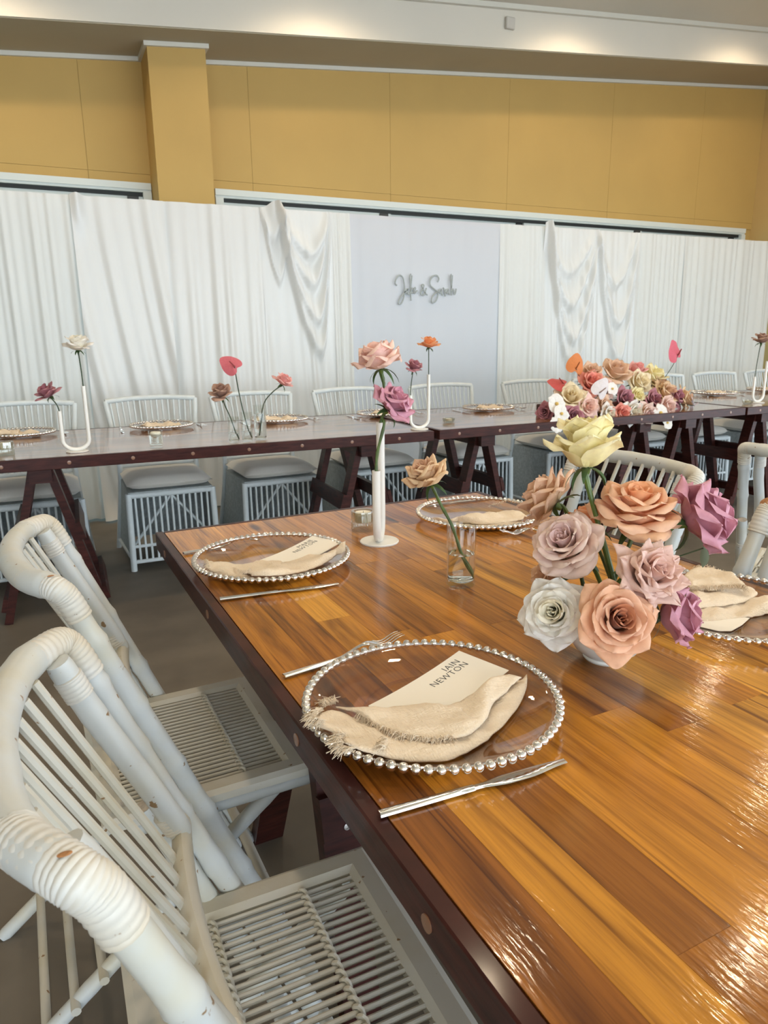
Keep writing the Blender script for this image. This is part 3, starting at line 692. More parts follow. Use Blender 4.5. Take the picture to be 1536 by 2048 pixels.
# ------------------------------------------------------------------ rattan chairs at the head table
def rattan_chair(label, loc):
    t = thing('rattan_chair', label, 'chair', loc, 0, 'white rattan chairs behind the head tables')
    fw, fd = .222, .215            # front faces -y
    bw = .245
    def leg(x0, y0, x1, y1, zt): MB().tube([(x1, y1, 0), (x0, y0, zt)], .0165, 10).build('leg', 'rattan', t)
    for s in (-1, 1):
        leg(s * fw, -fd, s * (fw + .008), -fd - .012, .425)
        # rear leg runs on up as back post, flaring outwards
        MB().tube(catmull([(s * (bw + .02), fd + .075, 0), (s * fw, fd + .01, .42), (s * (fw + .005), fd + .035, .60), (s * (bw + .012), fd + .115, .872)], 5), .0150, 10).build('back_post', 'rattan', t)
        # woven side panel
        MB().add([(s * (fw + .006), -fd - .005, .06), (s * (bw + .008), fd + .06, .06), (s * fw, fd + .01, .42), (s * fw, -fd, .42),
                  (s * (fw - .006), -fd - .005, .06), (s * (bw - .004), fd + .06, .06), (s * (fw - .012), fd + .01, .42), (s * (fw - .012), -fd, .42)],
                 [(0, 1, 2, 3), (7, 6, 5, 4), (0, 4, 5, 1), (1, 5, 6, 2), (2, 6, 7, 3), (3, 7, 4, 0)]).build('side_panel', 'weave', t, smooth=False)
        MB().tube([(s * (fw + .006), -fd - .010, .055), (s * (bw + .012), fd + .062, .055)], .010, 8).build('side_rail', 'rattan', t)
    MB().tube([(-fw, -fd, .413), (fw, -fd, .413)], .0150, 10).build('front_rail', 'rattan', t)
    MB().tube([(-fw, -fd - .008, .135), (fw, -fd - .008, .135)], .009, 8).build('front_rail', 'rattan', t)
    MB().tube([(-fw, -fd - .011, .05), (fw, -fd - .011, .05)], .011, 8).build('front_rail', 'rattan', t)
    MB().box(-fw, fw, -fd, fd + .01, .418, .432).build('seat_deck', 'weave', t, smooth=False)
    sm = MB().tube([(0, -fd - .009, .05), (0, -fd, .41)], .0062, 6).mesh('front_slat', M['rattan'])
    for i in range(13): inst('front_slat', sm, t, T(-fw + .032 + (2 * fw - .064) * i / 12, 0, 0))
    for s in (-1, 1):
        MB().tube([(s * fw * .95, -fd + .016, .14), (0, -fd + .016, .40)], .008, 6).build('brace', 'rattan', t)
    # rear woven skirt
    MB().add([(-bw, fd + .058, .06), (bw, fd + .058, .06), (fw, fd + .012, .42), (-fw, fd + .012, .42)], [(0, 1, 2, 3)]).build('rear_panel', 'weave', t, smooth=False)
    # backrest
    def by(z): return fd + .012 + (.023 * smooth(z, .42, .6)) + .08 * max(0, (z - .6) / .272)
    MB().tube(catmull([(-bw - .012, fd + .115, .872), (-bw * .5, fd + .135, .882), (0, fd + .14, .884), (bw * .5, fd + .135, .882), (bw + .012, fd + .115, .872)], 5), .0150, 10).build('top_rail', 'rattan', t)
    MB().tube([(-fw - .003, by(.50) + .005, .50), (0, by(.5) + .02, .50), (fw + .003, by(.5) + .005, .50)], .010, 8).build('back_rail', 'rattan', t)
    for i in range(15):
        k = -1 + 2 * (i + .5) / 15; q = 1 - k * k
        MB().tube([(k * fw * .98, by(.5) + .005 + .015 * q, .50), (k * bw, fd + .117 + .022 * q, .875)], .0058, 6).build('back_slat', 'rattan', t)
    # cushion
    def cu(u, v):
        a = (u - .5) * 2; b = (v - .5) * 2
        return Vector((a * (fw - .002), b * (fd + .002), 0))
    m = MB(); n = 12; pts = {}
    V = []; F = []
    def prof(a, b): return (max(0, 1 - abs(a) ** 6) * max(0, 1 - abs(b) ** 6)) ** .5
    for layer in (0, 1):
        for j in range(n + 1):
            for i in range(n + 1):
                a = -1 + 2 * i / n; b = -1 + 2 * j / n
                a2 = math.copysign(abs(a) ** .8, a); b2 = math.copysign(abs(b) ** .8, b)
                h = prof(a2, b2); z = .468 + (.036 * h + .008 * h * math.cos(a * 1.4) * math.cos(b * 1.4) if layer else -.033 * h)
                V.append((a2 * (fw + .004), b2 * (fd + .006) - .004, z))
    q = (n + 1) ** 2
    for j in range(n):
        for i in range(n):
            k = j * (n + 1) + i
            F.append((k, k + n + 1, k + n + 2, k + 1)); F.append((q + k, q + k + 1, q + k + n + 2, q + k + n + 1))
    o = MB().add(V, F).build('seat_cushion', 'cushion', t, ang=None)
    return t
RCX = [(-.125, 'white rattan chair with cushion behind the head table, leftmost'), (.55, 'white rattan chair behind the floating-candle glass'),
       (1.17, 'white rattan chair behind the trio of cylinder vases'), (1.83, 'white rattan chair behind the tall pale pink and mauve roses'), (2.55, 'white rattan chair behind the vase with the orange rose'),
       (3.32, 'white rattan chair just left of the large flower arrangement'), (3.98, 'white rattan chair hidden behind the middle of the large flower arrangement'), (4.64, 'white rattan chair peeking out right of the large flower arrangement'),
       (5.28, 'white rattan chair second from the right end of the head tables'), (5.92, 'white rattan chair at the right end of the head tables, behind the brown rose')]
rc = rattan_chair(RCX[0][1], (RCX[0][0], 4.105, 0))
for x, lb in RCX[1:]: copy_tree(rc, (x, 4.105, 0), random.Random(x).uniform(-.03, .03), lb)

# ------------------------------------------------------------------ place settings
BEADN = 74
dish_prof = [(.0008, .0035), (.05, .0035), (.100, .0040), (.112, .0058), (.135, .0105), (.152, .0165), (.160, .0205), (.1605, .0222), (.158, .0222), (.150, .0190), (.133, .0130), (.110, .0082), (.100, .0068), (.05, .0062), (.0008, .0062)]
dish_me = MB().lathe(dish_prof, 72).mesh('dish', M['pglass'])
rim_me = MB().tube([(.1605 * math.cos(2 * PI * k / 72), .1605 * math.sin(2 * PI * k / 72), .0222) for k in range(72)], .0021, 6, closed=True).mesh('rim', M['silver'])
def sphere(m, c, r, seg=10, rings=6, sc=(1, 1, 1)):
    prof = [(max(r * math.sin(PI * k / rings), 1e-5), -r * math.cos(PI * k / rings)) for k in range(rings + 1)]
    return m.lathe(prof, seg, mtx=T(*c) @ Matrix.Diagonal((*sc, 1)))
bead_me = sphere(MB(), (0, 0, 0), .0062, 12, 8).mesh('bead', M['silver'], ang=None)
allb = MB()
for k in range(52): sphere(allb, (.163 * math.cos(2 * PI * k / 52), .163 * math.sin(2 * PI * k / 52), .0215), .0082, 6, 4)
beads_me = allb.mesh('beads', M['silver'], ang=None)
foot_me = MB().lathe([(.088, 0), (.090, 0), (.090, .0040), (.088, .0040)], 48).mesh('foot_ring', M['pglass'])
def charger(x, y, label, near=True):
    t = thing('charger_plate', label, 'plate', (x, y, TZ), 0, 'beaded glass charger plates')
    inst('dish', dish_me, t); inst('rim', rim_me, t); inst('foot_ring', foot_me, t)
    if near:
        for k in range(BEADN):
            a = 2 * PI * (k + .3) / BEADN; inst('bead', bead_me, t, T(.1632 * math.cos(a), .1632 * math.sin(a), .0222))
    else:
        b = inst('beaded_edge', beads_me, t)
    return t
PA, PB, PC, PF = (.409, .731), (.399, 1.422), (1.004, 1.542), (1.026, .790)
charger(*PA, 'clear glass charger plate with silver beads at the front, under the card reading IAIN NEWTON')
charger(*PB, 'clear glass charger plate with silver beads at the back left corner of the near table')
charger(*PC, 'clear glass charger plate with silver beads at the back right corner, behind the cylinder vase')
charger(*PF, 'clear glass charger plate with silver beads at the right edge, behind the rose bowl')

# cutlery
def blade_section(path, wfun, tfun, seg=10):
    """loft along local x: list of (x, z), width and thickness at each"""
    V = []; F = []; n = len(path)
    for i, (x, z) in enumerate(path):
        w = wfun(i / (n - 1)); t = tfun(i / (n - 1))
        for k in range(seg):
            a = 2 * PI * k / seg; V.append((x, math.copysign(abs(math.cos(a)) ** .8, math.cos(a)) * w / 2, z + math.sin(a) * t / 2))
    for i in range(n - 1):
        for k in range(seg): F.append((i * seg + k, i * seg + (k + 1) % seg, (i + 1) * seg + (k + 1) % seg, (i + 1) * seg + k))
    F.append(tuple(range(seg - 1, -1, -1))); F.append(tuple((n - 1) * seg + k for k in range(seg)))
    return V, F
V, F = blade_section([(.110 * i / 12, .0042) for i in range(13)], lambda t: .0115 - .002 * t, lambda t: .0065)
khandle = MB().add(V, F).mesh('handle', M['steel'])
def kw(t): return .0075 + .0095 * smooth(t, .05, .35) * (1 - smooth(t, .55, 1.0) * .85)
V, F = blade_section([(.110 + .122 * i / 18, .0042 - .0006 * i / 18) for i in range(19)], kw, lambda t: .0042 - .0026 * t)
V = [(x, y + .003 * smooth((x - .11) / .12, .5, 1), z) for x, y, z in V]
kblade = MB().add(V, F).mesh('blade', M['steel'])
def knife(p0, p1, label, group='table knives', z=TZ):
    d = Vector(p1) - Vector(p0); t = thing('table_knife', label, 'knife', (p0[0], p0[1], z), math.atan2(d.y, d.x), group)
    inst('handle', khandle, t); inst('blade', kblade, t); return t
def fz(x): return .0042 + .012 * smooth(x, .09, .14) * (1 - smooth(x, .14, .185) * .85) + .010 * smooth(x, .17, .205)
fp = [.135 * i / 14 for i in range(15)]
V, F = blade_section([(x, fz(x)) for x in fp], lambda t: .0120 - .0058 * smooth(t, .35, .95), lambda t: .0050 - .001 * t)
fm1 = MB().add(V, F).mesh('handle', M['steel'])
V, F = blade_section([(.132 + .032 * i / 8, fz(.132 + .032 * i / 8)) for i in range(9)], lambda t: .006 + .018 * smooth(t, 0, .75), lambda t: .0030)
fm2 = MB().add(V, F).mesh('head', M['steel'])
tine_me = None
m = MB()
for k in range(4):
    yy = -.0098 + .0065 * k
    m.tube([(.160 + .050 * i / 8, yy * (1 - .06 * i / 8), fz(.160 + .05 * i / 8)) for i in range(9)], [.0020 - .0011 * i / 8 for i in range(9)], 6)
fm3 = m.mesh('tines', M['steel'])
def fork(p0, p1, label, group='table forks', z=TZ):
    d = Vector(p1) - Vector(p0); t = thing('table_fork', label, 'fork', (p0[0], p0[1], z), math.atan2(d.y, d.x), group)
    inst('handle', fm1, t); h = inst('head', fm2, t); inst('tines', fm3, h); return t
knife((.258, .569), (.488, .558), 'steel knife on the near side of the front plate')
fork((.262, .905), (.488, .943), 'steel fork poking out behind the front plate')
knife((.248, 1.256), (.473, 1.233), 'steel knife between the two left plates, nearer the back plate')
fork((.238, 1.583), (.443, 1.612), 'steel fork half hidden by the back left plate')
fork((1.165, 1.337), (.966, 1.372), 'steel fork with raised tines right of the cylinder vase')
knife((1.16, 1.73), (.95, 1.735), 'steel knife behind the back right plate')

# napkins: folded linen layers with frayed edges
def resample(pts, n):
    P = [Vector(p) for p in pts]; d = [0]
    for a, b in zip(P, P[1:]): d.append(d[-1] + (b - a).length)
    out = []
    for i in range(n + 1):
        s = d[-1] * i / n; k = 0
        while k < len(d) - 2 and d[k + 1] < s: k += 1
        f = (s - d[k]) / max(d[k + 1] - d[k], 1e-9); out.append(P[k].lerp(P[k + 1], f))
    return out
DISH_C = [None]
def dish_rise(x, y):
    c = DISH_C[0]
    if c is None: return 0
    r = math.hypot(x - c[0], y - c[1]); up = [(.100, .0068), (.110, .0082), (.133, .0130), (.150, .0190), (.163, .0285), (.175, .0285), (.20, .020)]
    if r <= .1: return 0
    for (a, za), (b, zb) in zip(up, up[1:]):
        if r <= b: return za + (zb - za) * (r - a) / (b - a) - .0068
    return .013
def napkin_layer(m, top, bot, z0, h, seed, nu=34, nv=14, wave=.004, thick=.0022, ridge=None):
    """two border lines (lists of world xy) -> cushioned cloth sheet with a top and an underside"""
    A = resample(catmull([(p[0], p[1], 0) for p in top], 5), nu); B = resample(catmull([(p[0], p[1], 0) for p in bot], 5), nu)
    V = []; F = []
    for side in (0, 1):
        for j in range(nv + 1):
            v = j / nv
            for i in range(nu + 1):
                u = i / nu; q = A[i].lerp(B[i], v)
                e = (1 - (2 * v - 1) ** 6) * (.45 + .55 * (1 - (2 * u - 1) ** 10))
                z = z0 + h * e * (.75 + .25 * math.sin(u * 5 + seed)) + wave * e * noise.noise((q.x * 28, q.y * 28, seed * 3.1)) * 2
                if ridge: z += ridge(u, v) * e
                z += .0022 * noise.noise((q.x * 75, q.y * 75, seed)) + .0010 * noise.noise((q.x * 190, q.y * 190, seed)) + dish_rise(q.x, q.y)
                if side: z = z - thick
                V.append((q.x, q.y, z))
    n = (nu + 1) * (nv + 1)
    for j in range(nv):
        for i in range(nu):
            k = j * (nu + 1) + i; F.append((k, k + 1, k + nu + 2, k + nu + 1)); F.append((n + k, n + k + nu + 1, n + k + nu + 2, n + k + 1))
    for i in range(nu):
        F.append((i, n + i, n + i + 1, i + 1)); k = nv * (nu + 1) + i; F.append((k, k + 1, n + k + 1, n + k))
    for j in range(nv):
        k = j * (nu + 1); F.append((k, k + nu + 1, n + k + nu + 1, n + k)); k += nu; F.append((k, n + k, n + k + nu + 1, k + nu + 1))
    m.add(V, F); return A, B
def fringe(m, line, out_dir, n, ln, z, seed, r=.00055):
    rng = random.Random(seed); P = [Vector((p[0], p[1], 0)) for p in line]; Q = resample(P, n)
    for k, q in enumerate(Q):
        d = Vector((*out_dir, 0)).normalized(); a = rng.gauss(0, .42); d = Vector((d.x * math.cos(a) - d.y * math.sin(a), d.x * math.sin(a) + d.y * math.cos(a), 0))
        l = ln * rng.uniform(.5, 1.25); b = rng.gauss(0, .35); e = Vector((d.x * math.cos(b) - d.y * math.sin(b), d.x * math.sin(b) + d.y * math.cos(b), 0))
        zz = z + rng.uniform(-.002, .003) + dish_rise(q.x, q.y); q = q - d * .004
        m.tube([(q.x, q.y, zz), (q.x + d.x * l * .5, q.y + d.y * l * .5, zz + rng.uniform(-.001, .004)), (q.x + d.x * l * .75 + e.x * l * .3, q.y + d.y * l * .75 + e.y * l * .3, zz - rng.uniform(.0, .005))], [r, r * .9, r * .6], 3, caps=False)
def zA(pts, z=.787): return [tuple(atz(600 + x / 2.844, 1270 + y / 2.844, z))[:2] for x, y in pts]
PZ = TZ + .0068
DISH_C[0] = PA
na = thing('napkin', 'cream linen napkin with frayed ends folded on the front plate', 'napkin', (*PA, PZ), 0, 'cream linen napkins')
def shift(mb, t):
    o = t.location; mb.v = [(x - o.x, y - o.y, z - o.z) for x, y, z in mb.v]; return mb
m = MB(); 
A1, B1 = napkin_layer(m, zA([(200, 400), (350, 385), (550, 350), (720, 335), (850, 345), (960, 295), (1080, 215), (1180, 185), (1262, 195)]), zA([(225, 630), (330, 668), (480, 690), (770, 690), (900, 642), (1080, 522), (1220, 382), (1288, 275), (1292, 215)], .775), PZ + .004, .0095, 1, wave=.003)
shift(m, na).build('under_fold', 'linen', na, ang=None)
m = MB(); napkin_layer(m, zA([(120, 395), (200, 375), (300, 385), (420, 420)]), zA([(70, 500), (180, 530), (300, 552), (430, 560)]), PZ + .008, .007, 5, 14, 10)
shift(m, na).build('loose_end', 'linen', na, ang=None)
m = MB()
def rA(u, v): return .010 * math.exp(-((u - .80) / .10) ** 2) * (1 - v) - .006 * math.exp(-((u - .62) / .07) ** 2) * (1 - abs(v - .35))
A2, B2 = napkin_layer(m, zA([(200, 350), (350, 352), (550, 328), (720, 312), (850, 322), (960, 272), (1080, 200), (1180, 172), (1262, 186)], .792), zA([(330, 402), (440, 470), (580, 520), (720, 545), (868, 525), (960, 500), (1060, 420), (1100, 330), (1180, 262)], .787), PZ + .0165, .0075, 2, wave=.0035, ridge=rA)
shift(m, na).build('top_fold', 'linen', na, ang=None)
m = MB()
fringe(m, zA([(120, 395), (90, 440), (70, 500), (130, 515)]), Vector(zA([(20, 500)])[0]) - Vector(zA([(150, 440)])[0]), 140, .016, PZ + .012, 1)
fringe(m, zA([(200, 350), (160, 370), (130, 395)]), Vector(zA([(100, 300)])[0]) - Vector(zA([(200, 400)])[0]), 100, .016, PZ + .019, 2)
fringe(m, zA([(330, 402), (440, 470), (580, 520), (720, 545), (868, 530)]), Vector(zA([(420, 620)])[0]) - Vector(zA([(500, 470)])[0]), 260, .014, PZ + .0165, 3)
fringe(m, zA([(245, 555), (215, 600), (235, 645), (300, 660)]), Vector(zA([(150, 640)])[0]) - Vector(zA([(300, 600)])[0]), 130, .016, PZ + .010, 4)
fringe(m, zA([(480, 560), (470, 620), (465, 685)]), Vector(zA([(400, 640)])[0]) - Vector(zA([(520, 620)])[0]), 110, .013, PZ + .0155, 5)
fo = shift(m, na).build('fringe', 'linen', na, ang=None); fo['kind'] = 'stuff'

def napkin_simple(label, origin, layers, fringes):
    DISH_C[0] = origin[:2]
    t = thing('napkin', label, 'napkin', origin, 0, 'cream linen napkins')
    for i, (nm, top, bot, z0, h, sd) in enumerate(layers):
        m = MB(); napkin_layer(m, top, bot, origin[2] + z0, h, sd, 28, 12, wave=.005); shift(m, t).build(nm, 'linen', t, ang=None)
    m = MB()
    for i, (ln, d, n, l, z) in enumerate(fringes): fringe(m, ln, d, n, l, origin[2] + z, 10 + i, .0006)
    f = shift(m, t).build('fringe', 'linen', t, ang=None); f['kind'] = 'stuff'; return t
def zB(pts, z=.783): return [tuple(atz(300 + x / 3.84, 980 + y / 3.84, z))[:2] for x, y in pts]
napkin_simple('cream linen napkin laid across the back left plate', (*PB, PZ), [
    ('under_fold', zB([(430, 500), (560, 515), (700, 500), (850, 475), (1000, 465)], .78), zB([(450, 610), (600, 640), (720, 660), (900, 640), (1050, 600)], .772), .002, .012, 1),
    ('top_fold', zB([(700, 560), (850, 520), (1000, 470), (1140, 440), (1290, 415), (1500, 436)], .792), zB([(780, 660), (900, 668), (1060, 640), (1230, 590), (1380, 520), (1502, 440)], .775), .008, .016, 2)],
    [(zB([(430, 500), (440, 560), (450, 610)]), Vector(zB([(350, 560)])[0]) - Vector(zB([(450, 560)])[0]), 40, .010, .008),
     (zB([(640, 560), (700, 610), (775, 655)]), Vector(zB([(600, 640)])[0]) - Vector(zB([(720, 600)])[0]), 60, .010, .014)])
def zC(pts, z=.783): return [tuple(atz(780 + x / 3.84, 960 + y / 3.84, z))[:2] for x, y in pts]
napkin_simple('cream linen napkin on the back right plate, behind the cylinder vase', (*PC, PZ), [
    ('under_fold', zC([(330, 240), (500, 225), (700, 215), (900, 215), (1010, 230)], .785), zC([(330, 270), (500, 310), (700, 335), (900, 325), (1020, 300)], .772), .002, .010, 4),
    ('top_fold', zC([(470, 240), (600, 215), (760, 185), (900, 150), (1000, 175)], .797), zC([(470, 255), (620, 280), (800, 288), (950, 275), (1060, 250)], .785), .010, .014, 6)],
    [(zC([(760, 185), (900, 150), (1000, 175)]), Vector(zC([(950, 100)])[0]) - Vector(zC([(900, 200)])[0]), 60, .010, .020)])
def zF(pts, z=.785): return [tuple(atz(1380 + x / 5.12, 860 + y / 5.12, z))[:2] for x, y in pts]
napkin_simple('cream linen napkin with long frayed edge on the right plate, behind the roses', (*PF, PZ), [
    ('under_fold', zF([(20, 1720), (200, 1720), (450, 1690), (620, 1660), (850, 1640)], .775), zF([(20, 1880), (200, 1895), (420, 1870), (620, 1850), (880, 1800)], .770), .003, .011, 3),
    ('middle_fold', zF([(-20, 1500), (100, 1480), (300, 1510), (500, 1530), (640, 1540)], .788), zF([(20, 1760), (200, 1745), (400, 1720), (560, 1690), (700, 1620)], .782), .014, .012, 7),
    ('top_fold', zF([(-60, 1420), (40, 1370), (180, 1370), (330, 1400), (440, 1430)], .800), zF([(0, 1560), (120, 1560), (300, 1560), (450, 1540), (590, 1560)], .797), .028, .012, 9)],
    [(zF([(40, 1370), (180, 1370), (330, 1400), (440, 1430), (590, 1560)], .800), Vector(zF([(300, 1200)])[0]) - Vector(zF([(260, 1400)])[0]), 150, .011, .030),
     (zF([(0, 1560), (120, 1560), (300, 1560), (450, 1540), (590, 1560)], .797), Vector(zF([(300, 1700)])[0]) - Vector(zF([(260, 1500)])[0]), 130, .014, .030),
     (zF([(850, 1640), (870, 1720), (880, 1800)], .772), Vector(zF([(960, 1700)])[0]) - Vector(zF([(640, 1720)])[0]), 70, .014, .008)])

# place cards
def text_mesh(txt, size, mat, align='CENTER'):
    c = bpy.data.curves.new('lettering', 'FONT'); c.body = txt; c.size = size; c.align_x = align; c.extrude = .0001; c.offset = -.00022; c.resolution_u = 3; c.space_character = 1.08
    o = bpy.data.objects.new('lettering_tmp', c); COL.objects.link(o)
    dg = bpy.context.evaluated_depsgraph_get(); dg.update()
    me = bpy.data.meshes.new_from_object(o.evaluated_get(dg)); me.name = 'lettering'; bpy.data.objects.remove(o, do_unlink=True)
    me.materials.clear(); me.materials.append(M[mat]); return me
def place_card(label, c0, cu, cv, lines, z, length, width, tilt=0.0, bend=.006, size=.0145):
    """c0 = top corner, cu = along long edge (away from reading end), cv = along short edge"""
    c0 = Vector((*c0, 0)); u = (Vector((*cu, 0)) - c0).normalized(); v = (Vector((*cv, 0)) - c0).normalized(); bi = (u + v).normalized(); pe = (v - bi * v.dot(bi)).normalized(); u = (bi - pe).normalized(); v = (bi + pe).normalized()
    t = thing('place_card', label, 'card', (c0.x, c0.y, z), 0, 'white place cards')
    def fn(a, b, dz=0):
        q = u * (a * length) + v * (b * width); return Vector((q.x, q.y, bend * (1 - a) ** 2 + dz))
    m = MB(); m.grid(lambda a, b: fn(a, b, .0006), 10, 2); n = len(m.v); m.grid(lambda a, b: fn(a, b, 0), 10, 2)
    m.build('card', 'card', t, smooth=True)
    X = -u; Yd = -v; Z = Vector((0, 0, 1)); 
    for (txt, a, b) in lines:
        me = text_mesh(txt, size, 'ink', 'RIGHT')
        for vtx in me.vertices:
            q = fn(a - vtx.co.x / length, b - vtx.co.y / width, .0007 + (.0003 if vtx.co.z > 0 else 0)); vtx.co = q
        me.update(); inst('lettering', me, t)
    return t
ca = zA([(905, 70), (540, 330), (1115, 183)], .780)
place_card('white place card reading IAIN NEWTON tucked in the front napkin', ca[0], ca[1], ca[2], [('IAIN', .11, .23), ('NEWTON', .10, .38)], PZ + .0012, .185, .09, bend=.016, size=.0158)
cb = zB([(1245, 335), (1080, 445), (1400, 415)], .780)
place_card('white place card reading MARIE tucked in the back left napkin', cb[0], cb[1], cb[2], [('MARIE', .11, .23), ('NEWTON', .10, .38)], PZ + .0012, .165, .09, bend=.016, size=.0158)
cf = zF([(160, 1990), (430, 2000), (160, 1890)], .775)
m = MB(); P = [Vector((*q, 0)) - Vector((*PF, 0)) for q in zF([(20, 1880), (120, 1950), (300, 1990), (430, 1990), (540, 1930), (620, 1860), (300, 1840)], .770)]
m.add([(q.x, q.y, .0012) for q in P] + [(q.x, q.y, .0002) for q in P], [tuple(range(7)), tuple(range(13, 6, -1))] + [(i, (i + 1) % 7, 7 + (i + 1) % 7, 7 + i) for i in range(7)])
o = m.build('place_card', 'card', None, smooth=False); o.location = (*PF, PZ + .0008); tag(o, 'white card edge showing under the right napkin, behind the roses', 'card', 'white place cards')

# ------------------------------------------------------------------ roses and other flowers
def lerp3(a, b, t): return tuple(x + (y - x) * t for x, y in zip(a, b))
def petal(seed, L_, W_, r0, thb, al, curl, ctip, cbase, phi0=0, nu=8, nv=9, roll=.12, point=.0, ruf=.03, spir=0.0, z0=0.0, cback=None, twist=0.0, curl_at=.62):
    """one petal, grown from the axis: curve in the radial plane, wrapped round the axis"""
    rng = random.Random(seed); V = []; C = []
    r = r0; z = z0; rr = [r]; zz = [z]; th = [thb]
    vv = [1 - (1 - j / nv) ** 1.9 for j in range(nv + 1)]
    for j in range(nv):
        for k in range(4):
            dl = (vv[j + 1] - vv[j]) / 4; v = vv[j] + (k + .5) * dl
            t = thb + (al - thb) * smooth(v, 0, .42) + curl * smooth(v, curl_at, 1.0)
            r += math.sin(t) * L_ * dl; z += math.cos(t) * L_ * dl
        rr.append(r); zz.append(z); th.append(t)
    s0 = rng.uniform(0, 50)
    for j in range(nv + 1):
        v = vv[j]
        sh = .30 + .70 * smooth(v, 0, .5) if v < .55 else (max(0, 1 - ((v - .55) / .45) ** (2.6 - point))) ** .5
        sh = max(sh, .04)
        for i in range(nu + 1):
            u = -1 + 2 * i / nu
            R_ = max(rr[j], .012)
            w = W_ * sh; ph = u * w / max(R_, W_ * .42) + phi0 + twist * v
            e = abs(u) ** 3 * smooth(v, .35, 1.0) * min(1, sh * 1.6)
            nr, nz = math.cos(th[j]), -math.sin(th[j])          # outward normal in radial plane
            a = roll * e * L_ + ruf * L_ * noise.noise((u * 1.7 + s0, v * 2.6, seed * .37)) * (.3 + v) + .35 * ruf * L_ * math.sin(u * 7 + s0) * smooth(v, .6, 1)
            dv = -.16 * u * u * v * L_ * point                    # shoulders pulled back leave a pointed tip
            rad = rr[j] + a * nr + spir * u + dv * math.sin(th[j]); hz = zz[j] + a * nz + dv * math.cos(th[j])
            V.append((rad * math.cos(ph), rad * math.sin(ph), hz))
            t = smooth(v, .05, .75); c = lerp3(cbase, ctip, t)
            if cback: c = lerp3(c, cback, max(0, e * .7 + .5 * smooth(v, .88, 1)))
            k = 1.10 + .05 * noise.noise((seed, u * 2, v * 2)); k = min(k, .94 / max(c)); C.append((c[0] * k, c[1] * k, c[2] * k))
    F = [(j * (nu + 1) + i, j * (nu + 1) + i + 1, (j + 1) * (nu + 1) + i + 1, (j + 1) * (nu + 1) + i) for j in range(nv) for i in range(nu)]
    m = MB(); m.add(V, F); m.c = C; return m
def rose_petals(R, seed, cin, cout, cbase, opening=.5, npet=22, cback=None, point=.3, roll=.12, height=1.0, nu=10, nv=11, ruf=.045, reflex=1.0, heart=1.0):
    """list of petal builders for a bloom of outer radius about R, axis +z, base at the origin"""
    rng = random.Random(seed); out = []; D = math.radians
    for k in range(npet):
        f = k / (npet - 1); phi = k * 2.39996 + rng.uniform(-.25, .25)
        if f < .30:                                   # tight heart
            g = f / .30; L_ = R * (1.02 + .15 * g) * height * heart; W_ = R * (.16 + .22 * g); r0 = R * (.03 + .10 * g)
            m = petal(seed * 31 + k, L_, W_ * 1.5, r0, D(14 + 26 * g), D(-9 + 8 * g), D(10 + 22 * g), cin, lerp3(cbase, cin, .5), phi, nu, nv, roll * .35, point * .3, ruf * .5, R * .03, R * .05)
        elif f < .66:                                 # cup
            g = (f - .30) / .36; L_ = R * (1.15 + .18 * g) * height; W_ = R * (.50 + .16 * g); r0 = R * (.10 - .02 * g)
            m = petal(seed * 31 + k, L_, W_ * 1.15, r0, D(52 + 16 * g), D(-4 + 8 * g + (10 + 26 * g) * opening), D((25 + 30 * g) * reflex), lerp3(cin, cout, .3 + .5 * g), lerp3(cbase, cout, .4), phi, nu, nv, roll, point, ruf, 0, R * .03, cback)
        else:                                         # opened outer petals
            g = (f - .66) / .34; L_ = R * (1.22 + .16 * g) * (.5 + .5 * height); W_ = R * (.66 + .06 * g); r0 = R * .07
            m = petal(seed * 31 + k, L_, W_, r0, D(72 + 10 * g), D(14 + 20 * g + (28 + 26 * g) * opening), D((38 + 26 * g) * reflex), cout, lerp3(cbase, cout, .5), phi, nu, nv, roll * 1.2, point * 1.2, ruf * 1.3, 0, 0, cback)
        out.append(m)
    return out
def sepals(m, R, n=5, droop=1.0, seed=0):
    rng = random.Random(seed)
    for k in range(n):
        a = 2 * PI * k / n + rng.uniform(-.3, .3); l = R * rng.uniform(.7, 1.05); dr = droop * rng.uniform(.6, 1.2); w = R * .13
        P = []
        for i in range(6):
            t = i / 5; rad = R * .08 + l * .75 * math.sin(t * 1.5); h = -l * dr * (t ** 1.6) * .8 + .02 * R
            P.append((rad, h, w * (1 - t) ** .7 + .0004))
        V = []; F = []
        for rad, h, ww in P:
            for s in (-1, 0, 1): V.append((rad * math.cos(a) - s * ww * math.sin(a), rad * math.sin(a) + s * ww * math.cos(a), h + (abs(s) * -.12 * ww)))
        for i in range(5):
            for s in (0, 1): q = i * 3 + s; F.append((q, q + 1, q + 4, q + 3))
        m.add(V, F)
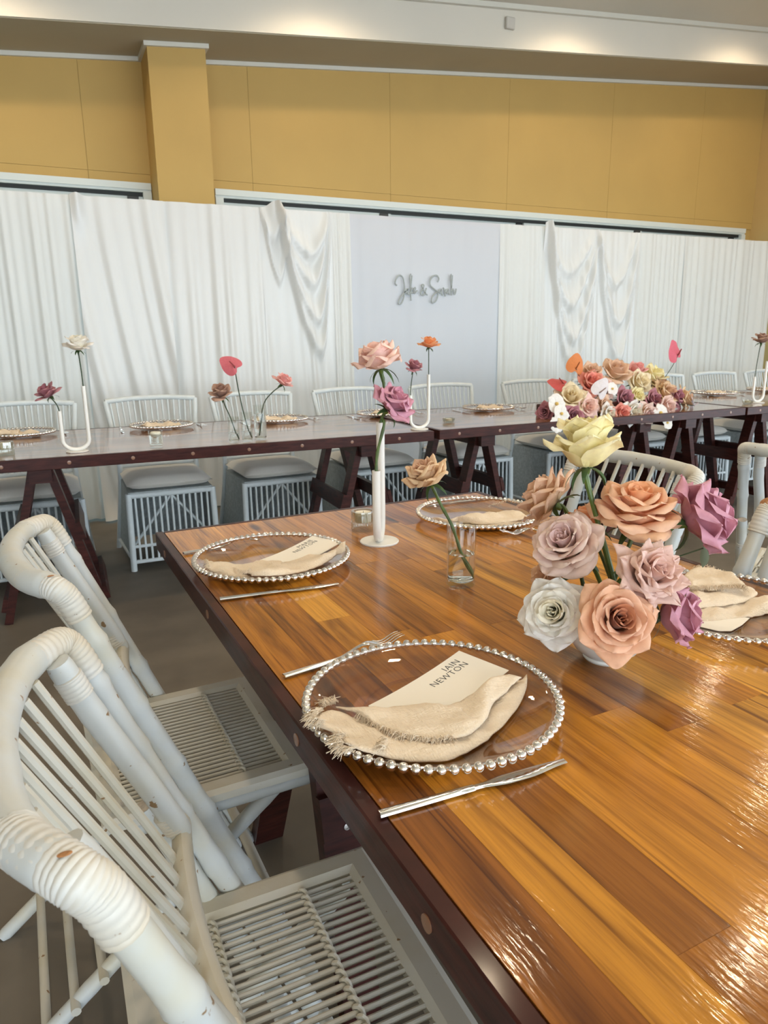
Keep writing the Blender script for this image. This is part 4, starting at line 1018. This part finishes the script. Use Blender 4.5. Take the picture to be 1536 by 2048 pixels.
def near_rose(label, pos, axis, R, seed, cols, stem_pts, opening=.5, npet=22, stem_r=.0032, spin=0, sep_droop=.8, stem_mat='stem', **kw):
    """rose with every petal its own part"""
    cin, cout, cbase, cback = cols
    t = thing('rose', label, 'rose', stem_pts[-1] if stem_pts else pos, 0, 'roses in the vases')
    base = Vector(t.location); mt = axis_matrix(Vector(pos) - base, axis, spin)
    for pm in rose_petals(R, seed, cin, cout, cbase, opening, npet, cback, **kw):
        pm.build('petal', 'petal', t, ang=None, mtx=mt)
    m = MB(); m.lathe([(.0030, -R * .22), (.0042, -R * .16), (R * .12, -R * .05), (R * .14, R * .02), (R * .06, R * .08)], 10, capb=True)
    c = m.build('calyx', 'stem', t, mtx=mt)
    m = MB(); sepals(m, R, 5, sep_droop, seed); m.build('sepals', 'leaf', t, ang=None, mtx=mt)
    if stem_pts:
        a = Vector(axis).normalized(); P = [Vector(pos) - a * R * .05, Vector(pos) - a * R * .5] + [Vector(q) for q in stem_pts]
        P = catmull([p - base for p in P], 8); n = len(P)
        MB().tube(P, [stem_r * (1.0 + .12 * math.sin(i * 1.1)) for i in range(n)], 8).build('stem', stem_mat, t)
    return t
def S(r, g, b):
    f = lambda c: (c / 255 / 12.92) if c / 255 <= .04045 else ((c / 255 + .055) / 1.055) ** 2.4
    return (f(r), f(g), f(b))
CREAM = (S(248, 238, 182), S(250, 241, 192), S(230, 216, 125), S(252, 245, 208))
BEIGE = (S(222, 186, 158), S(226, 192, 164), S(216, 190, 120), S(232, 204, 180))
PEACH = (S(250, 190, 145), S(250, 200, 160), S(240, 160, 95), S(252, 214, 184))
MAUVE = (S(200, 140, 158), S(204, 146, 164), S(176, 110, 122), S(218, 168, 186))
BLUSH = (S(226, 196, 192), S(230, 204, 194), S(230, 212, 160), S(238, 218, 202))
DUSTY = (S(226, 192, 180), S(228, 198, 186), S(216, 172, 150), S(238, 214, 204))
WHITE = (S(250, 246, 228), S(246, 244, 240), S(238, 230, 190), S(250, 250, 248))
APRIC = (S(196, 132, 98), S(238, 190, 156), S(206, 134, 90), S(242, 204, 176))
SAND = (S(214, 176, 146), S(226, 196, 158), S(214, 184, 130), S(232, 208, 172))
PALE = (S(250, 214, 200), S(248, 214, 206), S(250, 210, 165), S(252, 222, 200))
MOCHA = (S(164, 128, 112), S(182, 148, 130), S(134, 98, 84), S(196, 164, 146))
PLUM = (S(172, 112, 124), S(182, 124, 134), S(140, 80, 94), S(196, 144, 152))
ORANGE = (S(244, 160, 100), S(246, 178, 124), S(232, 130, 70), S(248, 192, 148))
PINK = (S(232, 164, 160), S(238, 184, 180), S(222, 140, 132), S(244, 200, 196))
SALMON = (S(226, 140, 124), S(232, 156, 140), S(206, 112, 96), S(238, 176, 160))
IVORY = (S(240, 226, 190), S(244, 232, 202), S(226, 204, 140), S(248, 240, 216))

# bowl of roses
BC = Vector((.722, .752, TZ))
bowl = thing('bowl_vase', 'small round white ceramic bowl holding the roses', 'vase', BC)
MB().lathe([(.0005, .0), (.031, .0), (.033, .003), (.031, .006), (.046, .018), (.058, .036), (.0615, .054), (.058, .072), (.050, .084), (.0475, .083), (.054, .070), (.0575, .054), (.054, .038), (.043, .022), (.0005, .014)], 40).build('bowl', 'ceramic', bowl)
MB().lathe([(.0005, .066), (.052, .066)], 32).build('water_surface', 'water', bowl)
def bowl_stem(pos, axis, R, k):
    a = 2 * PI * k / 11; b = BC + Vector((.022 * math.cos(a), .022 * math.sin(a), .066)); e = BC + Vector((-.026 * math.cos(a), -.026 * math.sin(a), .024))
    return [b, e]
def bowl_rose(label, px, py, dist, ax, wpx, seed, cols, k, **kw):
    p = atd(px, py, dist); a = view_dir(*ax); R = wpx / FPX * dist / 2
    pos = p - a * R * kw.pop('lift', .55)
    return near_rose(label, pos, a, R * kw.pop('rs', .72), seed, cols, bowl_stem(pos, a, R, k), **kw)
bowl_rose('tall creamy yellow rose standing above all the others in the bowl', 1172, 874, 1.10, (-.06, 1, .10), 150, 5, CREAM, 0, opening=.10, npet=24, height=1.45, lift=.78, rs=.80, sep_droop=.9, point=.25, stem_r=.0042, reflex=.85, ruf=.06)
bowl_rose('beige rose with pointed petals leaning left at the back of the bowl', 1078, 985, 1.20, (-.62, .52, -.25), 150, 8, BEIGE, 1, opening=.72, npet=29, point=.9, roll=.2, rs=.76)
bowl_rose('bright peach rose with wide ruffled outer petals in the bowl', 1272, 1022, 1.12, (.02, .92, .42), 180, 13, PEACH, 2, opening=.66, npet=30, point=.05, roll=.16, lift=.35, rs=.80, ruf=.05)
bowl_rose('mauve rose leaning far out to the right of the bowl', 1418, 1025, 1.14, (.80, .42, .22), 165, 21, MAUVE, 3, opening=.42, npet=25, height=1.1, point=.35, roll=.26, ruf=.06, rs=.78)
bowl_rose('pale blush rose with creamy outer petals on the left of the bowl', 1128, 1082, 1.07, (-.50, .55, .60), 160, 34, BLUSH, 4, opening=.48, npet=30, point=.1, rs=.80, ruf=.05)
bowl_rose('dusty pink rose with sharply pointed petals on the right of the bowl', 1302, 1148, 1.03, (.30, .42, .85), 165, 55, DUSTY, 5, opening=.66, npet=29, point=1.2, roll=.26, lift=.35, rs=.80)
bowl_rose('white ruffled rose low on the left of the bowl', 1110, 1225, 1.045, (-.42, .20, .88), 150, 3, WHITE, 6, opening=.55, npet=36, lift=.4, rs=.78, ruf=.06, heart=1.18, point=.1)
bowl_rose('large apricot rose facing the viewer at the front of the bowl', 1234, 1240, 1.00, (.02, .26, .96), 165, 89, APRIC, 7, opening=.66, npet=30, lift=.40, rs=.80, point=.15)
bowl_rose('mauve half open rose hanging low at the right of the bowl', 1368, 1228, 1.08, (.86, .10, .36), 150, 144, MAUVE, 8, opening=.22, npet=22, roll=.2, height=1.15, rs=.74)
bowl_rose('peach rose mostly hidden behind the tall cream stem', 1172, 1030, 1.18, (-.20, .60, -.10), 110, 17, PEACH, 9, opening=.6, npet=20, rs=.8)
bowl_rose('tan rose peeking out behind the white rose', 1088, 1160, 1.13, (-.80, .20, .20), 110, 29, BEIGE, 10, opening=.5, npet=18, rs=.8)
def leaf_mesh(l, w, fold=.25):
    V = []; F = []
    for i in range(9):
        t = i / 8; ww = w * math.sin(PI * min(1, t * .98 + .02)) ** .8 + .0003
        for s in (-1, 0, 1): V.append((t * l, s * ww, abs(s) * ww * fold - .15 * l * t * t))
    for i in range(8):
        for s in (0, 1): q = i * 3 + s; F.append((q, q + 1, q + 4, q + 3))
    return MB().add(V, F)
g = thing('leaf_sprig', 'pale grey green gum leaf hanging below the right mauve rose', 'leaf', BC + Vector((.02, 0, .07)))
tip = atd(1405, 1112, 1.13); b0 = Vector(g.location)
MB().tube([Vector((0, 0, 0)), (tip - b0) * .5 + Vector((0, 0, .035)), (tip - b0) + Vector((0, 0, .012))], .0011, 5).build('stem', 'dstem', g)
leaf_mesh(.030, .008).build('leaf', 'gum', g, ang=None, mtx=axis_matrix(tip - b0 + Vector((0, 0, .014)), (0, .2, 1)) @ Matrix.Rotation(PI / 2, 4, 'Y'))
lf = thing('leaf_sprig', 'dark green rose leaf between the stems in the bowl', 'leaf', BC + Vector((.0, -.02, .07)))
for k in range(3): leaf_mesh(.055, .016).build('leaf', 'leaf', lf, ang=None, mtx=RZ(k * 2.1 + .4) @ Matrix.Rotation(-.9, 4, 'Y'))

# U-shaped bud vases
def u_vase(label, base, ang, r=.0098, sep=.068, h1=.180, h2=.282, flat=1):
    t = thing('u_shaped_vase', label, 'vase', (*base, TZ), ang, 'white metal U-shaped bud vases')
    MB().lathe([(.0005, 0), (.0455, 0), (.0465, .0015), (.0465, .0035), (.045, .005), (.0005, .005)], 40).build('base', 'white_metal', t)
    P = [(-sep / 2, 0, h1)] + [(-sep / 2, 0, h1 - (h1 - .052) * k / 4) for k in range(1, 5)]
    for k in range(1, 12): a = PI + PI * k / 12; P.append((sep / 2 * math.cos(a), 0, .052 + .042 * math.sin(a)))
    P += [(sep / 2, 0, .052 + (h2 - .052) * k / 6) for k in range(0, 7)]
    m = MB(); m.tube(P, r, 16, caps=False); m.build('tube', 'white_metal', t)
    for sx, h in ((-1, h1), (1, h2)):
        MB().lathe([(r, h), (r * .78, h), (r * .78, h - .03), (.0003, h - .03)], 14, mtx=T(sx * sep / 2, 0, 0)).build('opening', 'white_metal', t)
    return t
NV = Vector((.678, 1.472, 0))
va = math.atan2(NV.y, NV.x) - .16
u_vase('white U-shaped bud vase seen edge on, on the near table', (NV.x, NV.y), va)
dv_ = Vector((math.cos(va), math.sin(va), 0))
sh_ = NV - dv_ * .034 + Vector((0, 0, .93)); tl_ = NV + dv_ * .034 + Vector((0, 0, 1.032))
dist_v = (sh_ - CAM).length
pm = atd(783, 812, dist_v - .01); am = view_dir(.55, .62, .42)
near_rose('mauve rose in the short arm of the near U-shaped vase', pm - am * .012, am, .048, 61, MAUVE, [atd(768, 850, dist_v), atd(755, 905, dist_v), sh_ + Vector((0, 0, -.004)), sh_ + Vector((0, 0, -.03))], opening=.5, npet=25, point=.4, roll=.25, ruf=.06, stem_r=.0036, sep_droop=.6)
dist_t = (tl_ - CAM).length
pp_ = atd(762, 738, dist_t); ap = view_dir(-.22, .92, .22)
near_rose('pale pink rose in the tall arm of the near U-shaped vase', pp_, ap, .049, 73, PALE, [atd(768, 775, dist_t), atd(770, 815, dist_t), tl_ + Vector((0, 0, -.004)), tl_ + Vector((0, 0, -.03))], opening=.5, npet=25, point=.35, roll=.22, height=1.15, ruf=.06, stem_r=.0036, sep_droop=1.3)

# cylinder vase on the near table
def cyl_vase(label, x, y, r, h, water=.5, group='clear glass cylinder vases'):
    t = thing('cylinder_vase', label, 'vase', (x, y, TZ), 0, group)
    MB().lathe([(.0004, 0), (r * .94, 0), (r, .003), (r, h - .001), (r - .0006, h), (r - .0016, h), (r - .002, h - .001), (r - .002, .012), (r - .006, .009), (.0004, .008)], 36).build('glass_body', 'glass', t)
    MB().lathe([(.0004, .0085), (r - .0062, .0092), (r - .0021, .0125), (r - .0021, h * water), (.0004, h * water)], 32).build('water', 'water', t)
    return t
cyl_vase('clear glass cylinder vase with one sand coloured rose on the near table', .697, 1.131, .0285, .122, .53)
ad_ = (Vector((.697, 1.131, .87)) - CAM).length
pr_ = atd(862, 968, ad_ - .02); axr = view_dir(-.42, .80, .40)
rd = Vector((RT.x, RT.y, 0)).normalized()
sb = Vector((.697, 1.131, 0)) + rd * .021
near_rose('sand coloured rose leaning left in the near cylinder vase', pr_, axr, .039, 47, SAND, [atd(882, 1010, ad_), Vector((.697, 1.131, .868)) - rd * .018 + Vector((0, 0, .0)), Vector((.697, 1.131, .815)) + rd * .0, sb + Vector((0, 0, .764))], opening=.22, npet=24, point=.45, roll=.2, stem_r=.0033, height=1.2)

# ribbed tealight holder
def ribbed(label, x, y, r=.031, h=.050, n=22, candle=True):
    t = thing('ribbed_tealight_holder', label, 'candle holder', (x, y, TZ), 0, 'glass tealight holders')
    rib = lambda a, z: .045 * abs(math.sin(a * n / 2))
    MB().lathe([(.0004, 0), (r * .93, 0), (r * .97, .003), (r * .97, h * .42)], n * 4, rib=rib).build('base', 'rglass', t)
    MB().lathe([(r * .97, h * .42), (r * .90, h * .46), (r * .97, h * .5), (r * .97, h - .003), (r * .95, h), (r * .74, h), (r * .72, h * .45), (.0004, h * .44)], n * 4, rib=lambda a, z: rib(a, z) * .7).build('cup', 'rglass', t)
    if candle:
        MB().lathe([(.0004, h * .45), (r * .66, h * .45), (r * .66, h * .92), (r * .62, h * .90), (.0004, h * .89)], 24).build('candle', 'wax', t)
        MB().tube([(0, 0, h * .89), (.0008, 0, h * .97)], .0006, 5).build('wick', 'black', t)
    return t
ribbed('ribbed glass tealight holder with candle beside the near U-shaped vase', .689, 1.592)

# ------------------------------------------------------------------ head table settings
def far_bloom(R, seed, cols, opening=.55, npet=15, **kw):
    m = MB(); m.c = []
    for pm in rose_petals(R, seed, cols[0], cols[1], cols[2], opening, npet, cols[3], nu=5, nv=6, ruf=.05, **kw):
        m.add(pm.v, pm.f); m.c += pm.c
    return m
def far_rose(label, pos, axis, R, seed, cols, stem=None, opening=.55, cat='rose', group='roses on the head table', npet=15, **kw):
    t = thing('rose', label, cat, stem[-1] if stem else pos, 0, group); base = Vector(t.location); mt = axis_matrix(Vector(pos) - base, axis, seed)
    far_bloom(R, seed, cols, opening, npet, **kw).build('bloom', 'petal', t, ang=None, mtx=mt)
    m = MB(); m.lathe([(.002, -R * .25), (R * .12, -R * .05), (R * .14, R * .03)], 8, capb=True); sepals(m, R * .8, 5, .8, seed); m.build('calyx', 'leaf', t, ang=None, mtx=mt)
    if stem: MB().tube(catmull([Vector(pos) - base - Vector(axis).normalized() * R * .1] + [Vector(q) - base for q in stem], 6), .0026, 6).build('stem', 'dstem', t)
    return t
def anthurium(label, pos, axis, R, col, stem, spin=0, group='anthuriums'):
    t = thing('anthurium', label, 'anthurium', stem[-1], 0, group); base = Vector(t.location); mt = axis_matrix(Vector(pos) - base, axis, spin)
    m = MB(); m.c = []
    def fn(u, v):
        a = (u) * 2 * PI; hr = (1 - .55 * math.exp(-((a - PI) / .55) ** 2) + .28 * math.exp(-(min(a, 2 * PI - a) / .45) ** 2)) * R
        rr = hr * v; x = rr * math.cos(a) + R * .25; y = rr * math.sin(a) * .92
        return Vector((x, y, -.35 * (y * y) / R + .18 * R * v * v * math.cos(a) + .03 * R * math.sin(a * 6) * v))
    m.grid(fn, 28, 6); m.c = [col] * len(m.v); m.build('spathe', 'petal', t, ang=None, mtx=mt)
    sc = MB(); P = [(0, 0, .0), (R * .14, 0, R * .22), (R * .30, 0, R * .42), (R * .42, 0, R * .60)]; sc.tube(catmull(P, 4), [R * .075 * (1 - .35 * i / 12) for i in range(13)], 8)
    sc.c = [(col[0] * .62, col[1] * .5, col[2] * .45)] * len(sc.v); sc.build('spadix', 'petal', t, ang=None, mtx=mt)
    MB().tube(catmull([Vector(pos) - base] + [Vector(q) - base for q in stem], 6), .0026, 6).build('stem', 'dstem', t)
    return t
def far_u(label, bx, by, rose_l, rose_r):
    u_vase(label, (bx, by), 0.0, r=.0085, sep=.106)
    for (sx, h, (lb, dx, dz, ax, R, sd, cols)) in ((-1, .93, rose_l), (1, 1.032, rose_r)):
        if lb is None: continue
        tp = Vector((bx + sx * .053, by, h)); pos = tp + Vector((dx, 0, dz))
        far_rose(lb, pos, ax, R, sd, cols, [tp + Vector((dx * .25, 0, dz * .45)), tp + Vector((0, 0, 0)), tp - Vector((0, 0, .03))])
far_u('white U-shaped bud vase at the left end of the head tables', .089, 3.345, ('plum pink rose in the short arm of the leftmost U-shaped vase', -.028, .062, (-.5, -.15, .9), .050, 4, PLUM), ('white rose in the tall arm of the leftmost U-shaped vase', -.004, .150, (0, -.1, 1), .058, 9, WHITE))
far_u('white U-shaped bud vase at the joint of the first two head tables', 1.742, 3.262, ('plum rose in the short arm of the middle U-shaped vase', .016, .125, (.1, -.35, .93), .048, 14, PLUM), ('orange rose in the tall arm of the middle U-shaped vase', 0, .135, (.05, -.1, 1), .050, 19, ORANGE))
far_u('white U-shaped bud vase at the far right of the head tables', 4.452, 3.36, ('dark brown rose in the far right U-shaped vase', .02, .225, (0, -.15, 1), .058, 24, MOCHA), (None,) * 7)
# trio of cylinders
cyl_vase('clear cylinder vase holding the mocha rose on the head table', .768, 3.282, .027, .120, .35)
cyl_vase('clear cylinder vase holding the red anthurium on the head table', .832, 3.288, .027, .138, .35)
cyl_vase('clear cylinder vase holding the small pink rose on the head table', .905, 3.318, .030, .165, .75)
far_rose('mocha brown rose leaning left out of the trio of cylinder vases', Vector((.722, 3.27, .965)), (-.25, -.3, .92), .054, 33, MOCHA, [Vector((.735, 3.28, .92)), Vector((.755, 3.282, .87)), Vector((.785, 3.282, .765))])
anthurium('dusky red anthurium standing tall in the trio of cylinder vases', Vector((.787, 3.27, 1.10)), (-.35, -.78, .52), .050, S(214, 112, 122), [Vector((.800, 3.28, 1.0)), Vector((.822, 3.288, .88)), Vector((.848, 3.288, .766))], spin=2.2)
far_rose('small pink rose curving right out of the trio of cylinder vases', Vector((1.010, 3.28, 1.008)), (.45, -.25, .86), .048, 38, PINK, [Vector((.965, 3.3, .97)), Vector((.925, 3.318, .91)), Vector((.900, 3.318, .77))])
# glass with floating candle
t = thing('floating_candle_glass', 'clear glass with a floating white candle on the head table', 'candle holder', (.418, 3.305, TZ))
MB().lathe([(.0004, 0), (.027, 0), (.030, .004), (.031, .075), (.0295, .075), (.0285, .012), (.0004, .010)], 28).build('glass_body', 'glass', t)
MB().lathe([(.0004, .011), (.0278, .013), (.0290, .055), (.0004, .055)], 24).build('water', 'water', t)
MB().lathe([(.0004, .048), (.014, .050), (.024, .062), (.0215, .070), (.0004, .068)], 20).build('candle', 'wax', t)
ribbed('ribbed glass tealight holder at the left edge of the head table', -.190, 3.395, .034, .058, 20)
def low_tealight(label, x, y):
    t = thing('tealight_glass', label, 'candle holder', (x, y, TZ), 0, 'glass tealight holders')
    MB().lathe([(.0004, 0), (.026, 0), (.034, .008), (.037, .024), (.035, .024), (.031, .010), (.0004, .008)], 28).build('cup', 'rglass', t)
    MB().lathe([(.0004, .0085), (.019, .0085), (.019, .020), (.0004, .019)], 20).build('candle', 'wax', t)
low_tealight('low clear tealight glass right of the first head table joint', 2.035, 3.46); low_tealight('low clear tealight glass beside the far right U-shaped vase', 4.335, 3.345)
# plates with napkins and cutlery along the head tables
DISH_C[0] = None
napm = MB()
napkin_layer(napm, [(-.09, .05), (-.03, .07), (.03, .06), (.10, .03)], [(-.10, -.04), (-.03, -.05), (.04, -.04), (.11, -.03)], .004, .018, 3, 20, 10, wave=.010)
napkin_layer(napm, [(-.11, .02), (-.05, .04), (0, .05)], [(-.10, -.05), (-.05, -.05), (.01, -.03)], .014, .018, 8, 14, 8, wave=.010)
nap_me = napm.mesh('napkin', M['linen'], ang=None)
HP = [(-.15, 4.05, 'leftmost plate'), (.545, 4.02, 'plate behind the floating candle glass'), (1.20, 3.98, 'plate behind the trio of cylinder vases'), (1.86, 3.95, 'plate behind the near mauve rose'), (2.59, 3.90, 'plate left of the large flower arrangement'),
      (3.3, 3.92, 'plate behind the left of the large flower arrangement'), (4.0, 3.93, 'plate behind the large flower arrangement'), (4.74, 3.97, 'plate right of the large flower arrangement'), (5.38, 3.97, 'plate at the right end of the head tables')]
for i, (x, y, w) in enumerate(HP):
    charger(x, y, 'beaded glass charger on the head table, ' + w, False)
    o = inst('napkin', nap_me, None); o.location = (x - .01, y - .02, PZ + .001); o.rotation_euler = (0, 0, (i * 1.3) % .8 - .2); tag(o, 'cream napkin bundled on the head table, ' + w, 'napkin', 'cream linen napkins on the head tables')
    fork((x + .205, y + .09), (x + .215, y - .12), 'steel fork right of the head table ' + w, 'head table forks')
    knife((x - .205, y + .10), (x - .215, y - .12), 'steel knife left of the head table ' + w, 'head table knives')

# large arrangement
AR = thing('flower_trough', 'low dark trough under the large flower arrangement on the head table', 'planter', (3.08, 3.42, TZ))
MB().bbox(-.42, .42, -.07, .07, 0, .07, .006).build('trough', 'mahog', AR, smooth=False)
arr = [  # px, py, depth y, width px, colours, axis, name, opening
    (1183, 745, 3.52, 44, BEIGE, (-.2, -.5, .8), 'dusty beige rose at the top left', .6), (1183, 764, 3.46, 48, SALMON, (-.1, -.8, .6), 'coral pink rose at the upper left', .5),
    (1142, 794, 3.36, 56, IVORY, (-.4, -.6, .6), 'ivory star shaped rose at the left', .9), (1232, 742, 3.50, 56, BEIGE, (0, -.6, .8), 'large beige pink rose at the top centre', .55),
    (1274, 740, 3.54, 40, PINK, (.1, -.5, .9), 'pale pink rose at the top', .5), (1280, 765, 3.46, 46, IVORY, (0, -.85, .5), 'cream rose in the middle', .5),
    (1308, 752, 3.50, 50, CREAM, (.2, -.5, .8), 'yellow cream rose at the top right', .8), (1249, 796, 3.36, 36, PLUM, (0, -.95, .25), 'dark plum rose in the middle', .5),
    (1274, 792, 3.38, 34, CREAM, (0, -.95, .3), 'small yellow rose in the middle', .4), (1175, 813, 3.30, 44, PALE, (-.1, -.95, .2), 'peach rose facing front at the lower left', .6),
    (1208, 810, 3.32, 34, BEIGE, (0, -.95, .2), 'brown beige rose at the lower centre', .6), (1148, 831, 3.25, 34, PLUM, (-.2, -.9, .1), 'plum rose at the lower left', .4),
    (1242, 827, 3.25, 38, SALMON, (0, -.95, .1), 'salmon rose at the bottom centre', .4), (1218, 828, 3.27, 34, WHITE, (0, -.9, .1), 'white carnation at the bottom left of centre', .7),
    (1268, 823, 3.28, 40, WHITE, (.1, -.9, .1), 'white carnation at the bottom right of centre', .7), (1307, 798, 3.34, 34, PLUM, (.1, -.9, .3), 'plum rose right of the middle', .5),
    (1334, 785, 3.38, 44, SAND, (.2, -.8, .5), 'tan ruffled rose at the right', .9), (1353, 794, 3.36, 36, PLUM, (.3, -.85, .3), 'plum rose at the right', .5),
    (1371, 797, 3.36, 38, SAND, (.6, -.7, .2), 'tan rose at the right end', .6), (1334, 815, 3.28, 40, DUSTY, (.2, -.9, .1), 'dusty pink rose at the lower right', .6),
    (1294, 828, 3.25, 40, BLUSH, (0, -.95, .0), 'lilac beige rose at the bottom right', .6), (1090, 824, 3.34, 36, PLUM, (-.7, -.5, .1), 'maroon rose at the far left end', .3),
    (1320, 768, 3.46, 40, SAND, (.3, -.6, .7), 'honey coloured rose at the upper right', .8), (1210, 775, 3.42, 36, DUSTY, (-.1, -.8, .5), 'dusty rose behind the white anthurium', .6)]
for i, (x, y, Y, w, cols, ax, nm, op) in enumerate(arr):
    p = aty(x, y, Y); R = w / FPX * (p - CAM).length / 2 * 1.12
    a = Vector(ax).normalized(); b = Vector((3.08 + (p.x - 3.08) * .62, 3.42, TZ + .045))
    far_rose(nm + ' of the large arrangement', p - a * R * .5, a, R, 200 + i, cols, [(p - a * R * 1.2).lerp(b, .25), b], opening=op, group='roses of the large arrangement', npet=16, point=.5)
def arr_anth(nm, x, y, Y, w, col, ax, spin, sx=None, sy=None):
    p = aty(x, y, Y); R = w / FPX * (p - CAM).length / 2; b = Vector((3.08 + (p.x - 3.08) * .6, 3.42, TZ + .045))
    st = [aty(sx, sy, Y), b] if sx else [p.lerp(b, .5), b]
    anthurium(nm, p, ax, R, col, st, spin)
arr_anth('orange anthurium at the top left of the large arrangement', 1152, 737, 3.50, 40, S(226, 140, 84), (-.1, -.9, .4), 1.2, 1163, 765)
arr_anth('coral red anthurium at the left of the large arrangement', 1126, 766, 3.42, 40, S(206, 92, 88), (-.3, -.5, .8), 2.6)
arr_anth('white anthurium facing front in the large arrangement', 1200, 785, 3.30, 40, S(238, 234, 236), (0, -.97, .2), 1.0)
arr_anth('white anthurium seen edge on at the right end of the large arrangement', 1388, 811, 3.30, 34, S(226, 224, 236), (.85, -.45, .1), 1.5)
arr_anth('pink anthurium rising on a long stem above the large arrangement', 1356, 710, 3.45, 40, S(224, 110, 128), (.1, -.95, .3), 2.2, 1340, 740)
def orchid(label, x, y, Y, w, seed):
    p = aty(x, y, Y); R = w / FPX * (p - CAM).length / 2; b = Vector((3.08 + (p.x - 3.08) * .62, 3.42, TZ + .045))
    t = thing('orchid', label, 'orchid', b, 0, 'white orchids of the large arrangement'); mt = axis_matrix(p - b, (0, -.9, .3), seed)
    for k in range(5):
        wide = 1.0 if k % 2 else .62
        m = MB(); m.c = []
        def fn(u, v, wide=wide): return Vector((R * (.05 + v), (u - .5) * 1.5 * R * wide * math.sin(PI * (.08 + .9 * v)) ** .7, .18 * R * math.sin(v * 2.4) - .2 * R * (u - .5) ** 2))
        m.grid(fn, 6, 6); m.c = [S(246, 244, 240)] * len(m.v); m.build('petal', 'petal', t, ang=None, mtx=mt @ RZ(k * 2 * PI / 5))
    m = MB(); sphere(m, (0, 0, R * .14), R * .18, 8, 6); m.c = [S(236, 206, 120)] * len(m.v); m.build('lip', 'petal', t, ang=None, mtx=mt)
    MB().tube([(p - b) * .98, (p - b) * .5 + Vector((0, 0, .03)), Vector((0, 0, 0))], .002, 6).build('stem', 'dstem', t)
for i, (lb, x, y, Y, w) in enumerate([('upper white orchid at the left of the large arrangement', 1112, 808, 3.26, 40), ('middle white orchid cascading at the left of the large arrangement', 1122, 828, 3.22, 36), ('lowest white orchid hanging over the table edge at the left', 1112, 850, 3.19, 32),
        ('white orchid hanging low at the right of the large arrangement', 1320, 826, 3.22, 34), ('lowest white orchid bud hanging over the table edge at the right', 1334, 846, 3.19, 24), ('small white orchid beside the white anthurium', 1224, 778, 3.36, 26)]): orchid(lb, x, y, Y, w, i)
